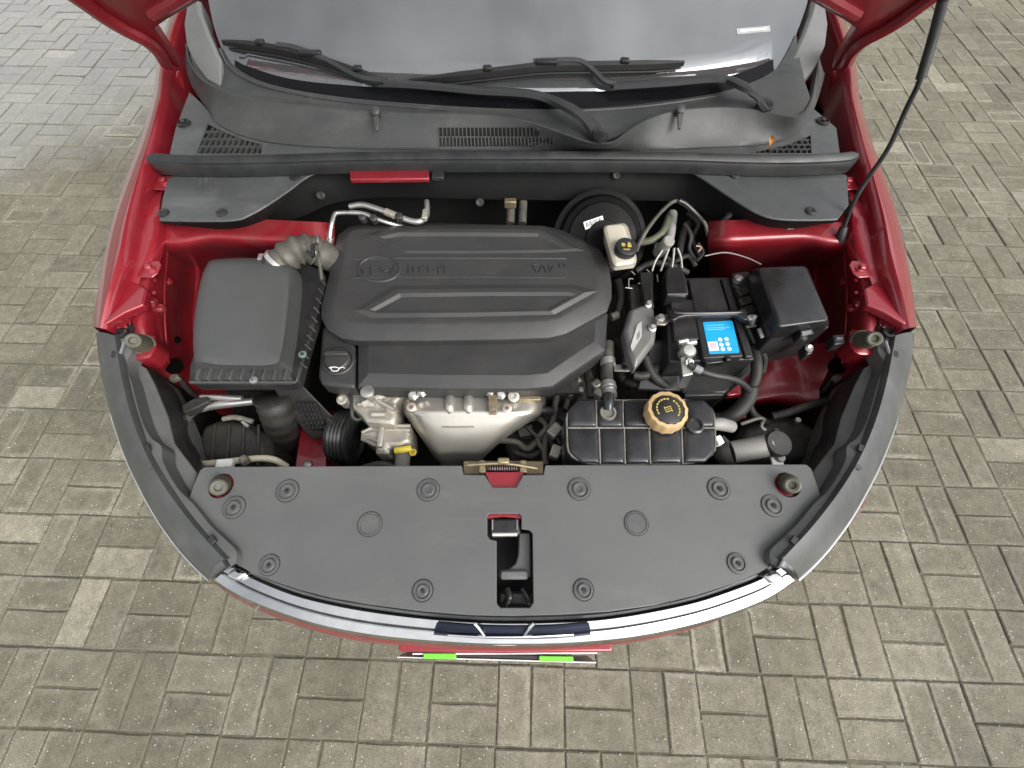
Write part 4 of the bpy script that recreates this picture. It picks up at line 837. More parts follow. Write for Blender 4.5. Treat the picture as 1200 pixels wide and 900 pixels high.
# clutter between engine and coolant tank: pipes, loom, gearbox casting
gb_ = MB(); t = ccw(P([(612, 470), (640, 458), (672, 440), (700, 425), (705, 470), (668, 490), (662, 540), (600, 540), (590, 520)], .66)); gb_.loft([shift(t, dz=-.12), t], True, True, True); gx_ = gb_.build('gearbox', mat('gearbox_cast', (.10, .09, .075), .65, .3, .4, 40, .4, 150, dust=.5, dcol=(.05, .045, .035), dscale=25), car, bevel=.01)
for pts, r, m, nm in (
    ([(713, 402, .80), (712, 420, .80), (711, 440, .80), (714, 462, .815), (714, 475, .83)], .0135, HOSE, 'coolant_hose'),
    ([(686, 428, .74), (690, 445, .74), (693, 466, .74)], .010, HOSE, 'steel_pipe'),
    ([(664, 440, .75), (668, 452, .75), (666, 466, .74), (662, 480, .74)], .006, HOSE, 'wiring_loom'),
    ([(653, 462, .75), (650, 480, .745), (648, 494, .74), (640, 508, .73), (638, 528, .72), (640, 545, .72)], .0075, HOSE, 'wiring_loom'),
    ([(616, 478, .76), (632, 480, .76), (648, 482, .75)], .010, RUB, 'vacuum_pipe'),
    ([(585, 516, .72), (605, 518, .72), (618, 526, .72), (634, 514, .72), (652, 512, .72)], .007, HOSE, 'wiring_loom'),
    ([(618, 500, .73), (632, 512, .735), (646, 500, .73), (656, 520, .72)], .005, RUB, 'wiring_loom'),
    ([(630, 488, .73), (640, 500, .74), (630, 515, .73), (640, 530, .72)], .006, HOSE, 'wiring_loom'),
    ([(655, 495, .72), (645, 512, .72), (650, 530, .7)], .009, BLKD, 'gear_cable'),
    ([(604, 530, .70), (622, 534, .7), (642, 524, .7), (660, 520, .7)], .009, BLKD, 'gear_cable')):
    MB().tube(P(pts), r, 10, 5).build(nm, m, car)
for px, py, r in ((712, 424, .017), (713, 453, .0165), (714, 462, .016)): MB().lathe(at(px, py, .803 if py < 440 else .815), (0, -.9, -.1 if py < 440 else .3), [(r*.8, -.007), (r, -.007), (r, .007), (r*.8, .007)], 18).build('hose_clamp', STEEL, car)
MB().prism(P([(719, 427), (736, 427), (738, 435), (720, 435)], .80), .003).build('pipe_bracket', STEEL, car, bevel=.001)
MB().lathe(at(731, 430.5, .801), (0, 0, 1), [(.006, 0), (.006, .003), (0, .003)], 6).build('bolt', BLK, car)
for i in range(26):
    px, py = random.uniform(606, 704), random.uniform(462, 540)
    if py < 462+ (690-px)*-.3+0: continue
    if px > 664 and py > 466: continue
    z = random.uniform(.69, .745); s = random.uniform(.006, .016)
    k = random.random()
    if k < .5: MB().lathe(at(px, py, z), (random.uniform(-.5, .5), random.uniform(-.6, 0), 1), [(s, -.03), (s, .002), (s*.7, .006), (0, .006)], 10).build('gearbox_boss', random.choice([ALU, HOSE, BLKD]), gx_)
    else: MB().box(at(px, py, z), s*2.2, s*1.6, .02, random.uniform(0, 3)).build('gearbox_connector', random.choice([BLK, BLKD, HOSE, ALU]), gx_, bevel=.002)
for px, py, s in ((655, 455, .02), (676, 448, .018), (698, 452, .022), (700, 462, .02), (668, 464, .016), (680, 459, .015)): MB().box(at(px, py, .745), s, s*.9, .03, px).build('gearbox_lug', random.choice([ALU, HOSE, GREYCYL]), gx_, bevel=.004)
# bonnet latch
lt = MB(); lt.prism(P([(543, 540), (637, 540), (637, 556), (543, 556)], .80), .02); lat = lt.build('bonnet_latch', GOLD, car, bevel=.002, label='gold plated bonnet latch with spring in the cover notch')
for x in (565, 613):
    MB().prism(P([(x-3.5, 539), (x+3.5, 539), (x+4.5, 554), (x-4, 554)], .835), .03).build('latch_cheek', GOLD, lat, bevel=.002)
pts = []
for i in range(140):
    s = i/139; c = at(571+36*s, 548, .828); a = s*2*math.pi*13; pts.append(c+Vector((0, math.cos(a)*.009, math.sin(a)*.009)))
MB().tube(pts, .0022, 6, 0).build('latch_spring', mat('dark_spring', (.05, .035, .035), .4, .6), lat)
MB().tube(P([(548, 545, .835), (590, 543, .84), (630, 549, .835)]), .003, 8, 3).build('latch_rod', GOLD, lat)
MB().box(at(590, 540.5, .842), .022, .012, .012).build('latch_block', GOLD, lat, bevel=.003)
MB().prism(P([(568, 553), (614, 553), (606, 572), (576, 572)], .838), .004).build('latch_plate', RED, lat, bevel=.001)

# ------------------------------------------------------------------ coolant tank
t = P([(662, 468), (838, 466), (842, 545), (664, 547)], .835); t = ccw(rounded(t, 6, .30)); mb = MB(); mb.loft([shift(t, dz=-.13), shift(t, dz=-.012), shift(inset(t, .004), dz=-.003), inset(t, .009, 0)], True, True, True)
tk = mb.build('coolant_tank', TANK, car, sharp=40, label='black ribbed coolant expansion tank with ochre cap')
def pillow(l, z=.835, h=.0055, corner=.16):
    a = ccw(rounded(P(l, z), 4, corner)); m = MB(); m.loft([shift(a, dz=-.003), shrink(a, .97, h*.45), shrink(a, .86, h*.85), shrink(a, .68, h), shrink(a, .3, h*1.05)], True, True, True)
    m.build('tank_panel', TANK, tk, sharp=50)
for a, b, y0, y1 in ((665.5, 698, 469.5, 500.5), (699.3, 729, 469.5, 500.5), (730.3, 799.6, 469, 500.5), (801.6, 836, 469, 500.5), (666, 701.4, 502, 543), (702.6, 730.8, 502, 543.5), (732, 760, 502, 543.5), (761.2, 797.8, 502, 543), (799.4, 837, 502, 542.5)):
    q = [(a, y0), (b, y0), (b+1.5, y1), (a+1.5, y1)]
    if a < 667: q = [(a, y0+11), (a+11, y0), (b, y0), (b+1.5, y1), (a+1, y1)] if y0 < 500 else [(a, y0), (b, y0), (b+1.5, y1), (a+15, y1), (a+1.5, y1-13)]
    if b > 835: q = [(a, y0), (b-12, y0), (b, y0+11), (b+.5, y1), (a+1, y1)] if y0 < 500 else [(a, y0), (b, y0), (b+.5, y1-12), (b-11, y1), (a+1.5, y1)]
    pillow(q, corner=.12 if len(q) == 5 else .16)
rimp = inset(t, .003, -.002); MB().tube(rimp+[rimp[0]], .0022, 6, 0).build('tank_rim', TANKE, tk)
for l in ([(666, 501.3), (838, 501.3)], [(698.7, 469, ), (699, 501)], [(729.7, 469), (730, 501)], [(800.6, 468), (800.8, 501)], [(702, 502), (703.4, 544)], [(731.4, 502), (732.4, 544)], [(760.6, 502), (762, 544)], [(798.6, 502), (800, 544)]):
    MB().tube(P(l, .838), .0019, 6, 0).build('tank_ridge', TANKE, tk)
cc = at(781, 482, .868); n_ = 48
mb = MB(); lo_, hi_ = [], []
rad = lambda k: .0395+.0010*math.cos(k*2*math.pi/n_*14)
ring_ = lambda s, h: [cc+Vector((math.cos(2*math.pi*k/n_)*rad(k)*s, math.sin(2*math.pi*k/n_)*rad(k)*s, h)) for k in range(n_)]
mb.loft([ring_(.82, -.035), ring_(.84, -.02), ring_(1.0, -.018), ring_(1.0, .004), ring_(.95, .010), ring_(.80, .0115), ring_(.78, .006), ring_(.4, .006)], True, True, True)
cp = mb.build('tank_cap', OCHRE, tk, sharp=35, label='round ochre coolant cap with black centre and yellow lettering')
MB().lathe(cc, (0, 0, 1), [(.0295, .004), (.0295, .0095), (.028, .0105), (0, .0105)], 32).build('cap_disc', BLK, tk)
for k in range(15):
    a = R(-35+k*17); 
    if 60 < (-35+k*17) % 360 < 75: continue
    c = cc+Vector((math.cos(a)*.0215, math.sin(a)*.0215, .0108)); MB().box(c, .0042, .0028, .0012, a+math.pi/2).build('cap_letter', YEL, tk)
for dx, dy, sx, sy in ((0, -.0045, .012, .0014), (0, .0045, .012, .0014), (-.006, 0, .0014, .010), (.006, 0, .0014, .010), (0, 0, .006, .0012)):
    MB().box(cc+Vector((dx, dy, .0108)), sx, sy, .0012, .3).build('cap_mark', YEL, tk)
MB().tube(P([(713, 463, .85), (713, 472, .853), (713, 480, .848)]), [.012, .011, .009], 12, 3).build('tank_nipple', TANK, tk)
rg_ = ccw(circ(at(713, 483, .847), .016)); MB().loft([shift(rg_, dz=-.006), rg_, inset(rg_, .004, 0), inset(rg_, .005, -.004)], True, True, True).build('nipple_boss', TANKE, tk)
MB().lathe(at(814, 499, .846), (0, 0, 1), [(.017, -.004), (.017, .004), (.013, .006), (.011, .001), (0, .001)], 20).build('tank_boss', TANK, tk)
MB().tube(P([(834, 497, .815), (845, 497, .81), (857, 500, .79)]), [.012, .014, .013], 12, 3).build('tank_outlet', GREYCYL, tk)
MB().box(at(841, 517, .81), .014, .018, .02, .3).build('tank_tab', WHITE, tk, bevel=.002)
# headlamp rear right, washer filler
mb = MB(); t = ccw(P([(868, 500), (895, 490), (930, 489), (958, 506), (962, 548), (850, 548), (852, 525)], .70)); mb.loft([shift(t, dz=-.18), t, inset(t, .016, .020)], True, True, True)
hb = mb.build('lamp_housing', BLKD, car, bevel=.006, label='dirty black rear housing of the right headlamp')
MB().tube(P([(868, 497, .74), (890, 490, .745), (896, 493, .745)]), .004, 8, 3).build('retaining_clip', TANKE, hb)
MB().lathe(at(934, 493, .735), (0, 0, 1), [(.007, 0), (.006, .006), (0, .006)], 8).build('bolt', STEEL, hb)
MB().tube(P([(895, 492, .74), (892, 500, .742), (897, 504, .74)]), .004, 8, 2).build('retaining_wire', STEEL, hb)
nk = MB().tube(P([(858, 530, .78), (880, 526, .79), (903, 521, .80)]), .0225, 20, 2).build('washer_filler_neck', GREYCYL, car, label='grey washer filler neck with round dark cap')
MB().lathe(at(911, 520, .812), (.05, -.1, 1), [(.020, -.03), (.0265, -.006), (.0265, .004), (.024, .008), (0, .008)], 32).build('filler_cap', BLKD, nk)
MB().box(at(910, 507, .815), .010, .018, .006).build('cap_tab', BLKD, nk, bevel=.002)
MB().prism(P([(903, 534), (915, 532), (921, 549), (907, 550)], .79), .006).build('neck_bracket', WHITE, nk, bevel=.002); MB().lathe(at(914, 537, .792), (0, 0, 1), [(.009, 0), (.008, .006), (0, .006)], 14).build('bolt', GREYCYL, nk)
MB().tube(P([(841, 536, .76), (848, 532, .77), (858, 530, .78)]), [.020, .026, .025], 16, 3).build('neck_boot', HOSE, nk)
MB().tube(P([(846, 512, .79), (852, 520, .79), (846, 528, .785)]), .005, 8, 4).build('vent_hose', RUB, nk)

# ------------------------------------------------------------------ right: brakes, battery, fuse box
bc = at(706, 280, .855)
bo = MB().lathe(bc, (.05, -.66, .75), [(.085, -.10), (.108, -.06), (.118, -.034), (.118, -.026), (.106, -.024), (.098, -.008), (.086, -.003), (.083, .002), (.044, .009), (.042, .014), (0, .016)], 48).build('brake_booster', mat('booster_enamel', (.006, .006, .0063), .42, 0, .2, 20, .08, 200, dust=.12, dcol=(.035, .034, .03), dscale=60, spec=.1), car, sharp=30, label='glossy black round brake booster with a barcode sticker')
def bp_(u, v, h=.0):
    ax = Vector((.05, -.66, .75)).normalized(); e1 = Vector((1, 0, 0)); e1 = (e1-ax*e1.dot(ax)).normalized(); e2 = ax.cross(e1); return e1*u+e2*v+ax*h
bax = Vector((.05, -.66, .75)).normalized(); bd_ = ray(696, 261); bl = Vector((0, 0, CAMH))+bd_*((bc+bax*.012-Vector((0, 0, CAMH))).dot(bax)/bd_.dot(bax))
r_ = Matrix.Rotation(.32, 3, bp_(0, 0, 1).normalized())
def bq(u, v, h): return bl + r_ @ bp_(u, v, h)
m = MB(); m.loft([[bq(u, v, -.003) for u, v in ((-.024, -.009), (.024, -.009), (.024, .009), (-.024, .009))], [bq(u, v, 0) for u, v in ((-.024, -.009), (.024, -.009), (.024, .009), (-.024, .009))]], True, True, True); m.build('barcode_sticker', WHITE, bo)
for k in range(11):
    u = -.018+k*.0036; wv = .0006 if k % 3 else .0011
    m = MB(); m.loft([[bq(u+a*wv, v, 0) for a, v in ((-1, -.004), (1, -.004), (1, .006), (-1, .006))], [bq(u+a*wv, v, .0006) for a, v in ((-1, -.004), (1, -.004), (1, .006), (-1, .006))]], True, True, True); m.build('barcode_bar', BLK, bo)
tt = ccw(rounded(P([(706, 265), (730, 262), (745, 309), (719, 313)], .925), 4, .18)); tb_ = ccw(rounded(P([(704, 270), (733, 266), (746, 314), (716, 318)], .86), 4, .18))
rs = MB().loft([tb_, shift(tb_, dz=.015), tt, inset(tt, .006, .005)], True, True, True).build('brake_fluid_reservoir', BEIGE, car, sharp=45, bevel=.002, label='cream brake fluid reservoir with black cap')
MB().lathe(at(734, 290, .942), (.1, -.05, 1), [(.019, -.03), (.0235, -.012), (.0245, .0), (.0235, .004), (.020, .006), (0, .006)], 28).build('reservoir_cap', BLK, rs, label='black cap with yellow warning symbols')
rc_ = at(734, 290, .9495)
MB().lathe(rc_+Vector((-.0055, .0075, 0)), (.1, -.05, 1), [(.0026, 0), (.0044, 0), (.0044, .001), (.0026, .001), (.0026, 0)], 16).build('brake_symbol', YEL, rs); MB().lathe(rc_+Vector((-.0055, .0075, 0)), (.1, -.05, 1), [(.0015, 0), (.0015, .001), (0, .001)], 10).build('brake_symbol', YEL, rs)
MB().prism([rc_+Vector((x, y, .0012)) for x, y in ((.003, .009), (.011, .009), (.007, .0155))], .0012).build('warning_triangle', YEL, rs)
MB().prism([rc_+Vector((x, y, .0012)) for x, y in ((.003, .001), (.011, .001), (.011, .007), (.003, .007))], .0012).build('booklet_symbol', YEL, rs)
for k in range(4): MB().box(rc_+Vector((-.0055+k*.0036, -.006, .0006)), .0024, .003, .0012).build('cap_letter', YEL, rs)
for pts, r, m, nm in (
    ([(746, 294, .90), (751, 282, .92), (762, 264, .935), (776, 247, .94), (790, 236, .94), (802, 238, .93), (815, 250, .91), (826, 262, .89), (829, 276, .86)], .0042, HOSE, 'brake_servo_wire'),
    ([(795, 235, .942), (803, 239, .935), (814, 249, .92), (823, 259, .90)], .006, BLKG, 'loom_tape'),
    ([(750, 284, .86), (764, 281, .87), (777, 271, .88), (784, 254, .88)], .0085, mat('green_hose', (.09, .10, .065), .5, dust=.3), 'vacuum_hose'),
    ([(770, 290, .84), (783, 283, .86), (788, 250, .86)], .012, GREYCYL, 'clutch_cylinder'),
    ([(833, 270, .86), (845, 262, .88), (856, 250, .90), (858, 240, .90)], .0085, RUB, 'bulkhead_loom'),
    ([(820, 300, .80), (812, 280, .82), (818, 262, .84), (806, 250, .84)], .006, BLKD, 'bulkhead_loom'),
    ([(795, 300, .80), (800, 275, .82), (806, 262, .82)], .010, BLKD, 'bulkhead_loom'),
    ([(764, 318, .84), (768, 306, .85), (777, 292, .86)], .0028, STEEL, 'brake_pipe'), ([(774, 318, .84), (779, 304, .85), (784, 291, .86)], .0028, STEEL, 'brake_pipe'),
    ([(787, 315, .84), (789, 303, .85), (790, 291, .86)], .0028, STEEL, 'brake_pipe'), ([(799, 314, .84), (798, 302, .85), (794, 291, .86)], .0028, STEEL, 'brake_pipe'),
    ([(745, 318, .82), (765, 308, .83), (790, 312, .83), (806, 320, .82)], .008, BLKD, 'wiring_loom'),
    ([(880, 455, .78), (886, 440, .80), (886, 420, .81), (880, 410, .8)], .012, BLKD, 'battery_loom'),
    ([(880, 452, .79), (876, 468, .77), (862, 484, .76), (845, 492, .74), (828, 490, .73)], .017, BLKD, 'battery_loom'),
    ([(876, 470, .76), (884, 486, .74), (900, 496, .72)], .008, BLKD, 'battery_loom'),
    ([(905, 488, .74), (925, 483, .75), (945, 476, .75), (968, 470, .74)], .009, BLKD, 'lamp_loom')):
    MB().tube(P(pts), r, 10, 5).build(nm, m, car)
MB().lathe(at(784, 282, .885), (.1, -.3, 1), [(.014, -.06), (.014, 0), (.011, .003), (0, .003)], 16).build('clutch_bleed_cap', GREYCYL, car)
# control unit
t = ccw(P([(737, 364), (757, 356), (766, 362), (769, 388), (767, 402), (744, 432), (738, 420), (730, 390)], .84)); mb = MB(); mb.loft([shift(t, dz=-.03), t, inset(t, .008, .008)], True, True, True)
cu_ = mb.build('control_unit', ECU, car, bevel=.003, label='grey alloy control unit between engine cover and battery')
MB().prism(P([(747, 380), (752, 376), (752, 394), (741, 412), (739, 406)], .8505), .002).build('unit_label', mat('silver_label', (.42, .42, .40), .4), cu_); MB().prism(P([(747, 392), (750, 388), (750, 394), (747, 399)], .8515), .002).build('label_code', GREYP, cu_)
for px, py in ((759, 357), (764, 385)):
    MB().lathe(at(px, py, .85), (0, -.2, 1), [(.009, -.02), (.009, .004), (.005, .006), (.005, .012), (0, .012)], 10).build('unit_bolt', STEEL, cu_)
mb = MB(); mb.prism(P([(737, 333), (762, 330), (768, 360), (740, 366)], .835), .05); cn_ = mb.build('unit_connector', BLKD, car, bevel=.005)
for l in ([(737, 337), (737, 327), (742, 327)], [(740, 318), (744, 322)], [(755, 320), (758, 326), (764, 322)], [(748, 332), (753, 332), (753, 336)], [(770, 322), (771, 330)], [(733, 337), (741, 338)], [(758, 316), (762, 320)]):
    MB().tube(P(l, .85), .0014, 6, 2).build('connector_catch', STEEL if random.random() < .6 else GREYCYL, cn_)
MB().prism(P([(750, 318), (766, 318), (766, 352), (756, 356)], .86), .05).build('connector_lever', BLKG, cn_, bevel=.004)
MB().tube(P([(716, 372, .80), (724, 369, .80)]), .010, 10, 0).build('loose_connector', TANKE, car)
for pts in ([(722, 398, .76), (733, 420, .76), (728, 440, .74), (740, 455, .72)], [(742, 440, .78), (756, 440, .78), (770, 430, .78)], [(724, 330, .80), (728, 350, .8), (722, 372, .79)], [(735, 448, .74), (748, 452, .75), (760, 445, .75)], [(756, 418, .8), (765, 440, .78), (780, 452, .76)]):
    MB().tube(P(pts), .011, 10, 4).build('wiring_loom', BLKD, car)
MB().loft([P([(762, 400, .80), (790, 396, .80), (800, 460, .76), (745, 458, .76)]), P([(762, 400, .6), (790, 396, .6), (800, 460, .6), (745, 458, .6)])], True, True, True).build('battery_tray_side', BLK, car, bevel=.006)
# battery
def c4(l): return [(710+x/5, 300+y/5) for x, y in l]
BZ = .852
body = ccw(P(c4([(352, 128), (726, 122), (872, 606), (372, 622)]), BZ-.014)); mb = MB(); mb.loft([shift(body, dz=-.17), body], True, True, True)
bt = mb.build('battery', BLK, car, bevel=.003, label='black car battery with a bright blue label')
for l, z, nm in (([(484, 132), (664, 127), (806, 588), (572, 600)], BZ, 'lid_block'), ([(376, 256), (510, 252), (548, 488), (404, 496)], BZ-.002, 'terminal_cover'), ([(676, 127), (716, 125), (862, 590), (820, 592)], BZ-.004, 'lid_rail')):
    a = ccw(P(c4(l), z)); MB().loft([shift(a, dz=-.02), a], True, True, True).build(nm, BLK, bt, bevel=.003, seg=3)
a = ccw(P(c4([(348, 90), (366, 66), (440, 64), (470, 130), (486, 214), (470, 240), (360, 236)]), .872)); MB().loft([shift(a, dz=-.035), a, inset(a, .005, .004)], True, True, True).build('positive_terminal_cover', BLKG, bt, bevel=.002)
MB().tube([at(*c4([(360, 225)])[0], .878), at(*c4([(478, 222)])[0], .878)], .003, 6, 0).build('cover_hinge', BLK, bt)
LBZ = BZ+.0012
MB().prism(rounded(P(c4([(568, 388), (742, 378), (784, 566), (606, 574)]), LBZ), 3, .05), .0012).build('blue_label', BLUE, bt, label='bright blue battery label')
for y_, x0_, x1_ in ((408, 584, 690), (422, 587, 728), (432, 590, 700)):
    MB().tube(P(c4([(x0_, y_), (x1_, y_-5)]), LBZ+.0002), .0007, 4, 0).build('label_line', mat('pale_blue_print', (.25, .55, .78), .5), bt)
MB().prism(P(c4([(596, 503), (652, 500), (664, 552), (608, 556)]), LBZ+.0008), .0006).build('label_print', WHITE, bt); MB().prism(P(c4([(606, 512), (646, 510), (654, 540), (614, 542)]), LBZ+.0014), .0006).build('label_print', PINK, bt)
for x, y in ((668, 490), (706, 487), (676, 520), (712, 516), (684, 546), (722, 544)):
    c = at(*c4([(x, y)])[0], LBZ); MB().lathe(c, (0, 0, 1), [(.0046, 0), (.0046, .0008), (.0032, .0009), (0, .0009)], 14).build('label_symbol', WHITE, bt)
    MB().box(c+Vector((0, 0, .0011)), .0035, .0012, .0005, x).build('label_symbol', BLUE, bt)
MB().prism(P(c4([(574, 602), (700, 598), (706, 618), (590, 632)]), BZ-.006), .02).build('carry_handle', BLKG, bt, bevel=.002); MB().prism(P(c4([(702, 582), (732, 580), (736, 610), (706, 612)]), BZ+.003), .01).build('handle_pivot', BLKG, bt, bevel=.002)
tray = ccw(P(c4([(362, 625), (872, 618), (846, 690), (700, 805), (455, 810)]), .765)); MB().loft([shift(tray, dz=-.12), tray], True, True, True).build('battery_tray', BLK, car, bevel=.005)
MB().prism(P(c4([(462, 800), (690, 796), (692, 815), (462, 822)]), .78), .02).build('tray_lip', BLK, car, bevel=.002)
# hold-down bar
hb_ = c4([(372, 318), (396, 306), (430, 310), (462, 322), (600, 318), (770, 318), (800, 306), (818, 308), (830, 330), (836, 374), (810, 372), (772, 344), (600, 346), (470, 350), (430, 358), (398, 378), (382, 370)])
hd_ = ccw(P(hb_, .878)); mb = MB(); mb.loft([shift(hd_, dz=-.012), hd_, inset(hd_, .003, .0)], True, True, True); cl = mb.build('battery_clamp', BLKG, car, bevel=.002, label='black hold-down bar across the battery')
MB().tube([at(*c4([(396, 326)])[0], .880), at(*c4([(462, 336)])[0], .880), at(*c4([(770, 331)])[0], .880), at(*c4([(806, 322)])[0], .880)], .003, 6, 3).build('clamp_bead', BLKG, cl)
MB().prism(P(c4([(284, 356), (300, 345), (372, 338), (380, 372), (350, 404), (296, 402)]), .862), .006).build('clamp_bracket', mat('tarnished_bracket', (.22, .20, .17), .45, .7, dust=.3), cl, bevel=.002)
MB().lathe(at(*c4([(318, 368)])[0], .866), (0, 0, 1), [(.010, -.004), (.010, .003), (.006, .004), (.006, .011), (0, .011)], 6).build('clamp_bolt', STEEL, cl)
MB().tube([at(*c4([(876, 346)])[0], .885), at(*c4([(862, 372)])[0], .875), at(*c4([(858, 404)])[0], .86)], .0055, 8, 3).build('hook_bolt', STEEL, cl); MB().box(at(*c4([(846, 362)])[0], .876), .014, .012, .008, .5).build('hook_nut', STEEL, cl, bevel=.002); MB().tube([at(*c4([(822, 416)])[0], .85), at(*c4([(878, 408)])[0], .852)], .003, 8, 0).build('hook_pin', STEEL, cl)
# negative terminal and cable
nz = .862
tm = MB().prism(P(c4([(440, 592), (480, 586), (500, 600), (514, 640), (512, 692), (452, 704), (446, 640)]), nz), .006).build('negative_terminal', mat('tinned_strap', (.66, .64, .58), .35, .75, dust=.2), car, bevel=.002, label='bright negative terminal and strap on the battery')
MB().lathe(at(*c4([(482, 560)])[0], nz+.006), (0, -.2, 1), [(.015, -.02), (.0155, .004), (.012, .009), (0, .010)], 20).build('terminal_post', STEEL, tm)
for x, y in ((452, 502), (500, 510)): MB().lathe(at(*c4([(x, y)])[0], nz+.004), (1, .2, .1), [(.006, -.010), (.006, .010), (0, .010)], 8).build('terminal_bolt', STEEL, tm)
MB().lathe(at(*c4([(470, 522)])[0], nz), (0, 0, 1), [(.012, -.01), (.012, .006), (.008, .008), (0, .008)], 12).build('terminal_clamp', STEEL, tm)
MB().lathe(at(*c4([(488, 625)])[0], nz+.003), (.3, -.4, 1), [(.010, -.005), (.010, .002), (.006, .003), (.006, .008), (0, .008)], 6).build('strap_nut', STEEL, tm)
MB().prism(P(c4([(452, 700), (512, 690), (470, 770), (420, 775)]), .80), .006).build('strap_tail', mat('dark_strap', (.12, .12, .11), .5, .5), tm)
MB().tube(P([(808, 427, .868), (822, 435, .865), (838, 440, .86), (854, 443, .85), (868, 448, .83), (879, 458, .80)]), .0068, 10, 5).build('earth_cable', RUB, tm)
MB().tube(P([(814, 431, .868), (822, 435, .866)]), .0082, 10, 0).build('cable_sleeve', GREYP, tm)
# fuse box
def c6(l): return [(650+x/2.727, 220+y/2.727) for x, y in l]
ft = ccw(rounded(P(c6([(650, 256), (800, 249), (878, 424), (714, 446)]), .915), 3, .08)); fm = ccw(rounded(P(c6([(624, 262), (806, 250), (882, 440), (690, 476)]), .885), 3, .08))
fx = MB().loft([shift(fm, dz=-.015), fm, ft, shrink(ft, .93, .002)], True, True, True).build('fuse_box', BLKG, car, sharp=40, bevel=.004, seg=3, label='black fuse box with flat lid on the right')
fb_ = ccw(P(c6([(622, 270), (800, 262), (880, 446), (690, 484)]), .868)); MB().loft([shift(fb_, dz=-.12), fb_], True, True, True).build('case_base', BLK, fx, bevel=.004)
MB().prism(P(c6([(782, 452), (826, 446), (832, 466), (788, 474)]), .893), .03).build('lid_clip', BLKG, fx, bevel=.003); MB().prism(P(c6([(790, 460), (820, 455), (822, 462), (792, 467)]), .896), .004).build('clip_window', GREYP, fx)
MB().prism(P(c6([(650, 450), (660, 448), (670, 476), (660, 478)]), .87), .004).build('case_label', GREYCYL, fx)
MB().lathe(at(*c6([(588, 290)])[0], .86), (0, 0, 1), [(.010, -.02), (.010, .003), (.006, .006), (0, .006)], 12).build('case_bolt', STEEL, fx); MB().prism(P(c6([(568, 270), (620, 265), (640, 300), (600, 330), (570, 310)]), .853), .03).build('case_bracket', BLK, fx, bevel=.004)
MB().prism(P(c6([(800, 500), (824, 496), (828, 528), (806, 534)]), .85), .03).build('case_foot', BLK, fx, bevel=.004); MB().lathe(at(*c6([(814, 512)])[0], .853), (0, -.3, 1), [(.009, 0), (.006, .004), (.003, .002), (0, .002)], 12).build('case_screw', STEEL, fx)
for i in range(4): MB().box(at(868+i*3, 345+i*11, .84), .03, .02, .03, .3).build('case_connector', BLKD, fx, bevel=.003)
# red floor on the right of the bay
rows = [[(868, 410, .66), (900, 408, .68), (940, 404, .70), (985, 400, .76)], [(872, 430, .655), (905, 428, .68), (940, 424, .69), (975, 424, .73)], [(868, 452, .65), (905, 446, .67), (940, 442, .68), (965, 446, .70)], [(870, 462, .65), (905, 454, .665), (940, 452, .675), (960, 458, .69)], [(866, 476, .64), (900, 469, .655), (935, 472, .66), (962, 476, .67)], [(866, 482, .60), (900, 474, .61), (935, 478, .62), (965, 482, .62)]]
gg = [spline(P(r), 5) for r in rows]; gg = list(map(list, zip(*[spline(list(c), 4) for c in zip(*gg)]))); mb = MB(); mb.sheet(gg, .002); mb.build('wheel_arch_floor', REDIN, car, sharp=60, label='red wheel arch panel in front of the fuse box')
MB().prism(P([(851, 450), (868, 450), (870, 462), (852, 464)], .70), .02).build('red_bracket', RED, car, bevel=.003); MB().prism(P([(857, 482), (874, 480), (876, 490), (856, 493)], .66), .02).build('red_bracket', RED, car, bevel=.003)
# bump stops with their brackets
for q, (bx, by, tx, ty) in enumerate(((169, 404, 155.5, 399), (1009, 399, 1025, 397))):
    f = 1 if q == 0 else -1
    t = ccw(rounded(P([(bx-14*f, by-9), (bx+12*f, by-14), (bx+15*f, by+2), (bx+6*f, by+16), (bx-18*f, by+18)], .842), 4, .3)); mb = MB(); mb.loft([shift(t, dz=-.04), t, inset(t, .004, .003)], True, True, True)
    br = mb.build('bump_stop_bracket', RED, car, sharp=40, label='red bracket carrying a rubber bump stop')
    b0, b1 = at(bx, by, .846), at(tx, ty, .896); ax = (b1-b0); L_ = ax.length
    MB().lathe(b0, ax, [(.022, -.004), (.022, .006), (.019, .008), (.0185, L_*.55), (.015, L_*.8), (.0145, L_), (.012, L_+.002), (.008, L_+.001), (.006, L_-.004), (0, L_-.004)], 24).build('bump_stop', OLIVE, br)
MB().prism(P([(976, 392), (990, 391), (991, 402), (978, 404)], .85), .03).build('wing_connector', BLK, car, bevel=.003); MB().box(at(983, 397, .853), .012, .004, .006).build('connector_mark', GREYP, car)

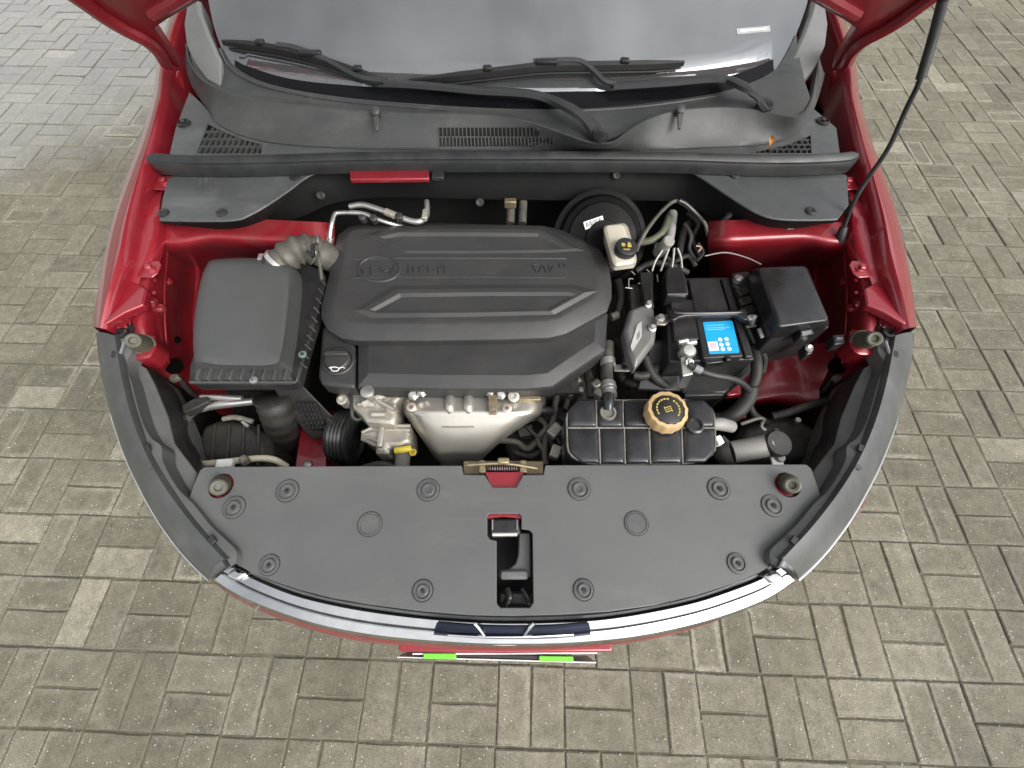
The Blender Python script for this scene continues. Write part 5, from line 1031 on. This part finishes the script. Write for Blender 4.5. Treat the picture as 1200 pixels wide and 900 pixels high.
# ------------------------------------------------------------------ headlamps, grille, bumper
band_o = [(112.5, 391), (115, 415), (120, 445), (128, 480), (138, 512), (150, 543), (165, 574), (183, 606), (205, 637), (225, 660), (244, 678)]
band_i = [(134, 393), (138, 418), (143, 445), (151, 478), (161, 508), (174, 538), (190, 566), (208, 592), (230, 620), (250, 642), (262, 655)]
def band(fl, sgn):
    a = spline(P(band_o, .815), 4); b = spline(P(band_i, .872), 4); n_ = len(a)
    def nr(i): 
        t = (a[min(i+1, n_-1)]-a[max(i-1, 0)]); return Vector((t.y, -t.x, 0)).normalized()*-1
    mids = [[p.lerp(q, s)+Vector((0, 0, .009*math.sin(math.pi*s)))-Vector((0, 0, 0)) for p, q in zip(a, b)] for s in (.12, .35, .6, .85)]
    low = [p+Vector((.03, .02, -.14)) for p in a]; low2 = [p+Vector((.002, .0, -.05)) for p in a]
    mb = MB(); mb.sheet([fl(r) for r in [low, low2, a]+mids+[b, shift(b, .005, .002, -.010)]], .002)
    e = [low2[-1], a[-1]]+[m[-1] for m in mids]+[b[-1], b[-1]+Vector((0, 0, -.06))]; e2 = [p+Vector((-.002, .004, 0)) for p in e]; mb.loft([fl(e), fl(e2)], True, True, True); return mb
hl_ = both('headlamp', band, LAMP, 'grey upper shell of the headlamp', sharp=50)
ledge_in = [(148, 386), (147, 412), (140.5, 425), (145, 447), (153, 478), (160, 500), (170, 518), (181, 525), (184, 543), (200, 576), (218, 594), (240, 620), (262, 640), (274, 650), (273, 662)]
ledge_out = [(136, 393), (140, 413), (141, 424), (146.5, 446), (154, 476), (161, 500), (168, 518), (176, 535), (186, 553), (203, 579), (219, 600), (238, 623), (254, 640), (266, 653), (271, 664)]
lo_out = [(135, 394), (138.5, 415), (140, 426), (145, 447), (152.5, 477), (159.5, 502), (167, 520), (174, 536), (183.5, 553), (199, 577), (216, 600), (234, 622), (250, 640), (261, 652), (268, 665)]
def lampledge(fl, sgn):
    ins = [(154, 385), (155, 410), (143.5+4, 426), (154, 447), (162, 478), (169, 499), (178, 514), (189, 523), (191, 541), (208, 572), (226, 590), (246, 615), (266, 634), (277, 646), (276, 660)]
    a = spline(P(lo_out, .864), 3); b = spline(P(ins, .858), 3)
    mb = MB(); mb.sheet([fl(r) for r in [shift(a, dz=-.02), a, [p.lerp(q, .5)+Vector((0, 0, .001)) for p, q in zip(a, b)], b, shift(b, .002, 0, -.03)]], .002); return mb
def gapline(fl, sgn):
    mb = MB(); mb.tube(fl(shift(spline(P(lo_out, .864), 3), -.0005, 0, .0)), .0032, 6, 0); return mb
both('lamp_gap_shade', gapline, BLK)  # shade of the gap beside the ledge, drawn as a black tube
ll = both('headlamp_ledge', lampledge, COVER, 'stepped grey flange along the inner edge of the headlamp', sharp=40)
for q, o in enumerate(ll):
    f2 = mir if q else (lambda p: list(p))
    for px, py, a in ((130+.5, 415, .2), (169, 525, .5), (245, 633, .8)):
        c = f2([at(px+4, py, .868)])[0]; MB().box(c, .010, .014, .006, a if not q else -a).build('lamp_clip', BLK, o, bevel=.001)
    c = f2([at(176, 548, .868)])[0]; MB().lathe(c, (0, 0, 1), [(.006, 0), (.006, .004), (0, .004)], 8).build('adjuster', LAMP, o)
def lampback(fl, sgn):
    t = P([(156, 425, .826), (164, 427, .826), (172, 432, .826), (182, 451, .822), (198, 490, .818), (205, 520, .818), (231, 554, .818), (221, 592, .822), (211, 572, .826), (198, 545, .826), (195, 528, .826), (183, 518, .826), (173, 499, .826), (165, 475, .826), (158, 448, .826)])
    mb = MB(); t = ccw(fl(t)); mb.loft([shift(t, dz=-.10), t, inset(t, .003, .002)], True, True, True); return mb
def shadowplate_(fl, sgn):
    t = P([(140, 424, .80), (172, 430, .80), (205, 500, .80), (240, 556, .80), (225, 610, .80), (190, 575, .80), (160, 520, .80), (146, 470, .80)])
    mb = MB(); mb.prism(fl(t), .02); return mb
both('lamp_shadow_plate', shadowplate_, BLK)  # black plate standing in for the shadow gap round the back panel
both('headlamp_back', lampback, LAMPB, 'flat grey back panel of the headlamp', bevel=.003)
def lampside(fl, sgn):
    a = P([(173, 431, .842), (183, 450, .838), (199, 489, .834), (206, 519, .834), (233, 555, .834)]); b = P([(184, 436, .75), (205, 456, .74), (222, 490, .73), (230, 520, .73), (243, 556, .74)])
    mb = MB(); mb.sheet([fl(spline(a, 3)), fl(spline([p.lerp(q, .5)+Vector((.004, .002, .012)) for p, q in zip(a, b)], 3)), fl(spline(b, 3)), fl(spline(shift(b, dz=-.2), 3))], .003); return mb
both('headlamp_side', lampside, BLKD, sharp=60)
def lampbracket(fl, sgn):
    t = P([(138, 377), (155, 376), (156, 384), (147, 398), (141, 417), (138, 405), (135, 388)], .862); mb = MB(); mb.prism(fl(t), .03); return mb
lb_ = both('headlamp_bracket', lampbracket, BLK, bevel=.002)
for q, o in enumerate(lb_):
    f2 = mir if q else (lambda p: list(p))
    MB().lathe(f2([at(144, 391, .864)])[0], (0, 0, 1), [(.012, 0), (.012, .006), (.007, .007), (.006, .002), (0, .002)], 16).build('bracket_bush', BLKG, o)
    for i in range(3): MB().box(f2([at(141+i*5, 380, .865)])[0], .004, .012, .006, .2).build('bracket_web', BLKG, o)
    MB().tube(f2(P([(141, 415, .866), (146, 400, .868)])), .003, 6, 0).build('bracket_arm', GREYP, o)
# chrome edge along the outside of the lamp
def chedge(fl, sgn):
    mb = MB(); mb.tube(fl([p+Vector((-.003, -.002, -.008)) for p in spline(P(band_o[3:], .815), 4)]), [.0012]+[.0026]*28, 8, 0); return mb
both('chrome_edge', chedge, CHROME)
# radiator cover
def CZ(x, y): return .842+.03*(y-.05)
cov = [(240, 547), (425, 546), (541, 545.5), (543, 556), (568, 556.5), (577, 571), (605, 571), (613, 556.5), (637, 556), (639, 545), (800, 544.5), (945, 544), (951, 549), (964, 586), (945, 605), (923, 624), (911, 636), (905, 645), (908, 660), (890, 671), (865, 682), (815, 698), (766, 709.5), (712, 717), (658, 720.5), (600, 722), (550, 721), (495, 716.5), (433, 708.5), (390, 701), (350, 691), (320, 681), (296, 672), (275, 660), (277, 651), (268, 643), (229, 605), (219, 591), (226, 570), (234, 551)]
cv = ccw([on(x, y, CZ, .845) for x, y in cov])
hk_ = [on(x, y, CZ, .845) for x, y in [(573, 602), (608, 602), (611, 605), (611, 620), (620, 621), (624, 625), (625, 706), (621, 712), (586, 712), (582, 707), (582, 634), (574, 632), (571, 627), (571, 606)]]
h1 = circ(on(258.5, 569, CZ, .845), .0225); h2 = circ(on(923, 568, CZ, .845), .0225)
mb = shape2d(cv, [ccw(hk_)[::-1], h1[::-1], h2[::-1]], CZ, .006)
rcv = mb.build('radiator_cover', COVER, car, flat=True, bevel=.002, seg=2, label='wide smooth grey plastic cover over the radiator')
def clip(px, py, rpx, cross=True, ring=False):
    c = on(px, py, CZ, .845)+Vector((0, 0, .0003)); r = rpx*mpp(px, py, .845); h = 1
    m = MB(); prof_ = [(r, -.002), (r, .0), (r*.97, .0022), (r*.80, .0026), (r*.74, .0004), (r*.62, .0002), (r*.56, .0034), (r*.50, .0040), (r*.28, .0036), (r*.24, .0018), (0, .0018)] if cross or ring else [(r, -.002), (r, .0), (r*.96, .0016), (r*.86, .0018), (r*.82, .0004), (r*.78, .0012), (0, .0014)]
    m.lathe(c, (0, 0, 1), prof_, 28)
    o = m.build('push_clip', BLK if cross == 2 else CLIP, rcv, sharp=30)
    if cross:
        for a in (.3, .3+math.pi/2): MB().box(c+Vector((0, 0, .0032)), r*.34, r*.09, .0022, a).build('clip_slot', BLK, rcv)
    return o
CLIP = mat('clip_plastic', (.075, .077, .077), .45, 0, .1, 20, .1, 500, dust=.3, dcol=(.2, .2, .19), dscale=30)
for x, y in ((337, 575), (274.5, 594.5), (316, 662), (495.5, 692), (842, 572.5), (905, 592.5), (683.5, 691), (863.5, 660)): clip(x, y, 12.8 if y < 600 else 11.5)
for x, y in ((502, 574), (678.5, 573)): clip(x, y, 13, False, True)
for x, y in ((433.5, 614), (745.5, 613)): clip(x, y, 14, False)
GRO = mat('clip_groove', (.025, .025, .026), .6)
for x, y, r in ((337, 575, 13.6), (274.5, 594.5, 13.4), (316, 662, 12.3), (495.5, 692, 12.8), (842, 572.5, 13.6), (905, 592.5, 13.2), (683.5, 691, 12.8), (863.5, 660, 12), (502, 574, 13.6), (678.5, 573, 13.6), (433.5, 614, 14.6), (745.5, 613, 14.6)):
    c = on(x, y, CZ, .845); k = mpp(x, y, .845); MB().lathe(c, (0, 0, 1), [(r*k-.0018, 0), (r*k, 0), (r*k, .0008), (r*k-.0018, .0008), (r*k-.0018, 0)], 28).build('clip_groove', GRO, rcv)
# bump stops in the cover holes
for q, (bx, by, tx, ty) in enumerate(((261, 567, 255, 571.5), (921, 565, 929, 569))):
    b0 = at(bx, by, .822); b1 = at(tx, ty, .872)
    MB().lathe(at(bx, by-2, .834), (0, 0, 1), [(.026, -.004), (.030, 0), (0, .0)], 20).build('bump_stop_bracket', RED, car)
    MB().lathe(b0, b1-b0, [(.0185, 0), (.018, .028), (.0145, .042), (.014, .054), (.011, .056), (.007, .055), (.006, .050), (0, .05)], 24).build('bump_stop', OLIVE, car)
# hook opening contents
MB().prism(P([(566, 598), (630, 598), (630, 716), (566, 716)], .765), .01).build('latch_well', mat('well_dark', (.006, .006, .006), .8), car)
lw_ = MB().prism(P([(572, 601), (611, 601), (611, 608), (600, 606.5), (590, 605.5), (580, 606.5), (572, 608)], .836), .008).build('latch_crossbar', RED, car)
MB().box(at(592, 618, .826), .055, .028, .02).build('striker_guide', BLKG, car, bevel=.004); MB().tube(P([(577, 626, .832), (606, 625.5, .832)]), .005, 8, 0).build('striker_pin', STEEL, car)
for x in (577, 606): MB().tube(P([(x, 609, .836), (x, 621, .838)]), .0016, 6, 0).build('striker_edge', GREYP, car)
a = P([(608, 624), (622, 624), (622, 676), (584, 676), (584, 668), (597, 666), (604, 660), (607, 650)], .822); MB().prism(a, .01).build('release_lever', COVER, car, bevel=.003)
MB().prism(P([(586, 668), (619, 668), (619, 679), (586, 679)], .830), .014).build('lever_tongue', LAMPB, car, bevel=.004); MB().prism(P([(583, 692), (624, 692), (624, 711), (583, 711)], .80), .02).build('lever_base', BLK, car, bevel=.006)
MB().tube(P([(594, 690, .812), (597, 700, .815), (592, 709, .81)]), .006, 8, 3).build('lever_spring', BLKG, car); MB().tube(P([(612, 690, .812), (618, 698, .815), (620, 708, .81)]), .005, 8, 3).build('lever_spring', BLKG, car)
# dark filler strip, chrome grille bar
inner_c = [(275, 661), (300, 676), (345, 694.5), (390, 706), (440, 715), (500, 722.5), (560, 727), (600, 728), (650, 727), (705, 723.5), (760, 715), (815, 703), (860, 688), (890, 676), (910, 664)]
outer_c = [(252, 683), (285, 703), (335, 723), (385, 738), (440, 748), (500, 754), (560, 757.5), (600, 758), (650, 757.5), (705, 754), (755, 747.5), (815, 734), (860, 720), (900, 703), (930, 683)]
cfr = [(273, 656), (300, 672), (348, 688), (392, 700), (440, 707), (500, 715), (560, 719), (600, 720), (650, 719), (705, 716), (762, 708), (815, 696), (862, 680), (888, 669), (909, 657)]
a = spline(P(cfr, .838), 4); b = spline(P(inner_c, .822), 4); c = spline(P(outer_c, .812), 4)
mb = MB(); mb.sheet([shift(a, dz=-.012), [p.lerp(q, .15)+Vector((0, 0, -.014)) for p, q in zip(a, b)], [p.lerp(q, .5)+Vector((0, 0, -.004)) for p, q in zip(a, b)], [p.lerp(q, .9) for p, q in zip(a, b)], shift(b, dz=-.01)], .003)
mb.build('grille_filler', mat('filler_plastic', (.085, .088, .09), .32, 0, .15, 30, .05, 300, dust=.15, dcol=(.2, .2, .2), dscale=20), car, sharp=40, label='dark strip between radiator cover and chrome grille bar')
k1 = [p.lerp(q, .10)+Vector((0, 0, .008)) for p, q in zip(b, c)]; k2 = [p.lerp(q, .40)+Vector((0, 0, .010)) for p, q in zip(b, c)]; k3 = [p.lerp(q, .47)+Vector((0, 0, .004)) for p, q in zip(b, c)]; k4 = [p.lerp(q, .55)+Vector((0, 0, .008)) for p, q in zip(b, c)]; k5 = [p.lerp(q, .86)+Vector((0, 0, .009)) for p, q in zip(b, c)]
mb = MB(); mb.sheet([shift(b, dz=-.006), k1, k2, k3, k4, k5, c, shift(c, dy=.002, dz=-.03)], .002); ch = mb.build('grille_bar', CHROME, car, sharp=35, label='curved chrome grille bar along the nose of the car')
MB().tube(k3, .0016, 6, 0).build('bar_groove', BLK, ch)
# emblem mount at the centre
e0 = P([(512, 729), (560, 733), (600, 734), (650, 733), (690, 729.5)], .838); e1 = P([(508, 744), (560, 748), (600, 749), (650, 748), (692, 744)], .824)
mb = MB(); mb.sheet([spline(e0, 4), spline([p.lerp(q, .5)+Vector((0, 0, .006)) for p, q in zip(e0, e1)], 4), spline(e1, 4)], .004); em = mb.build('emblem_base', BLUECH, ch, sharp=60)
for l in ([(556, 730.5, .85), (562, 737, .846), (567, 744, .838)], [(626, 730.5, .85), (620, 737, .846), (615, 744, .838)], [(525, 743.5, .83), (560, 745.5, .834), (592, 746, .835), (625, 745.5, .834), (672, 743, .83)], [(540, 750, .815), (570, 754, .815), (592, 755, .815), (615, 754, .815), (650, 750, .815)]):
    MB().tube(P(l), .0026, 8, 4).build('emblem_bar', CHROME, ch)
for px, py, q in ((276, 672, 0), (908, 675, 1)):
    f = 1 if q == 0 else -1
    MB().prism(P([(px-14*f, py+4), (px-2*f, py-8), (px+14*f, py-1), (px+2*f, py+10)], .842), .03).build('grille_end_cap', CHROME, ch, bevel=.006, seg=3)
for px, py, f in ((302, 712, 1), (877, 715, -1)): MB().tube(P([(px-4*f, py+4, .796), (px+4*f, py-5, .812)]), .0022, 6, 0).build('grille_joint', STEEL, ch)
# bumper
bo_ = [(121, 405), (124, 440), (133, 490), (147, 545), (161, 590), (205, 645), (252, 690), (300, 716), (360, 738), (420, 750), (480, 756), (540, 760), (600, 761), (650, 760), (705, 756), (765, 748), (830, 732), (890, 708), (930, 685), (975, 645), (1023, 590), (1036, 545), (1050, 490), (1059, 440), (1062, 405)]
q0 = spline(P(bo_, .75), 4)
def outw(pts, d, dz):
    cxy = Vector((X0, .75, 0)); return [p+Vector((p.x-cxy.x, p.y-cxy.y, 0)).normalized()*d+Vector((0, 0, dz)) for p in pts]
mb = MB(); mb.sheet([outw(q0, -.02, .01), outw(q0, .003, -.03), outw(q0, .013, -.10), outw(q0, .013, -.25), outw(q0, -.01, -.42), outw(q0, -.06, -.52)], .003); bm_ = mb.build('bumper', RED, car, sharp=60, label='red front bumper below the chrome bar')
pl = P([(467, 751), (500, 756), (600, 759), (700, 755), (718, 751), (718, 764), (640, 765), (592, 766), (540, 765), (467, 764)], .70); mb = MB(); mb.prism(pl, .10); mb.build('plate_plinth', RED, bm_, bevel=.004, seg=3)
# number plate and holder, seen from above along its upper edge
def upright(p0, p1, h, th, name, m, par, bev=.001):
    d = (p1-p0); nrm = Vector((-d.y, d.x, 0)).normalized()*th/2
    mb = MB(); mb.loft([[p0-nrm+Vector((0, 0, -h)), p1-nrm+Vector((0, 0, -h)), p1+nrm+Vector((0, 0, -h)), p0+nrm+Vector((0, 0, -h))], [p0-nrm, p1-nrm, p1+nrm, p0+nrm]], True, True, True); return mb.build(name, m, par, bevel=bev)
upright(at(483, 766.5, .66), at(700, 765.5, .66), .112, .004, 'plate_holder', BLK, bm_)
pt = upright(at(483, 766.3, .664), at(700, 765.3, .664), .01, .003, 'holder_edge', PLATEW, bm_)
upright(at(465, 770, .655), at(699, 776.5, .655), .112, .0022, 'number_plate', PLATEW, bm_)
upright(at(496, 768.8, .668), at(534, 769.3, .668), .02, .009, 'green_plate_clip', GREEN, bm_); upright(at(632, 771.8, .668), at(672, 772.6, .668), .02, .009, 'green_plate_clip', GREEN, bm_)
upright(at(534, 768, .655), at(632, 770, .655), .02, .006, 'plate_backing', BLK, bm_)

# ------------------------------------------------------------------ a dry leaf in the cowl
lc = at(901, 170, .985)
mb = MB(); rows = []
for i in range(7):
    s = i/6; wv = .007*math.sin(math.pi*min(1, s*1.05+.02)); c = lc+Vector((.012*(s-.5)*2*.5, .018*(s-.5)*2, .004+.010*s+.004*math.sin(s*5)))
    rows.append([c+Vector((-wv, 0, .003)), c, c+Vector((wv, 0, .004))])
mb.sheet(rows, .0006); lf_ = mb.build('fallen_leaf', LEAF, None, sharp=80); lf_['label'] = 'small dry orange leaf lying by the right cowl vent'; lf_['category'] = 'leaf'
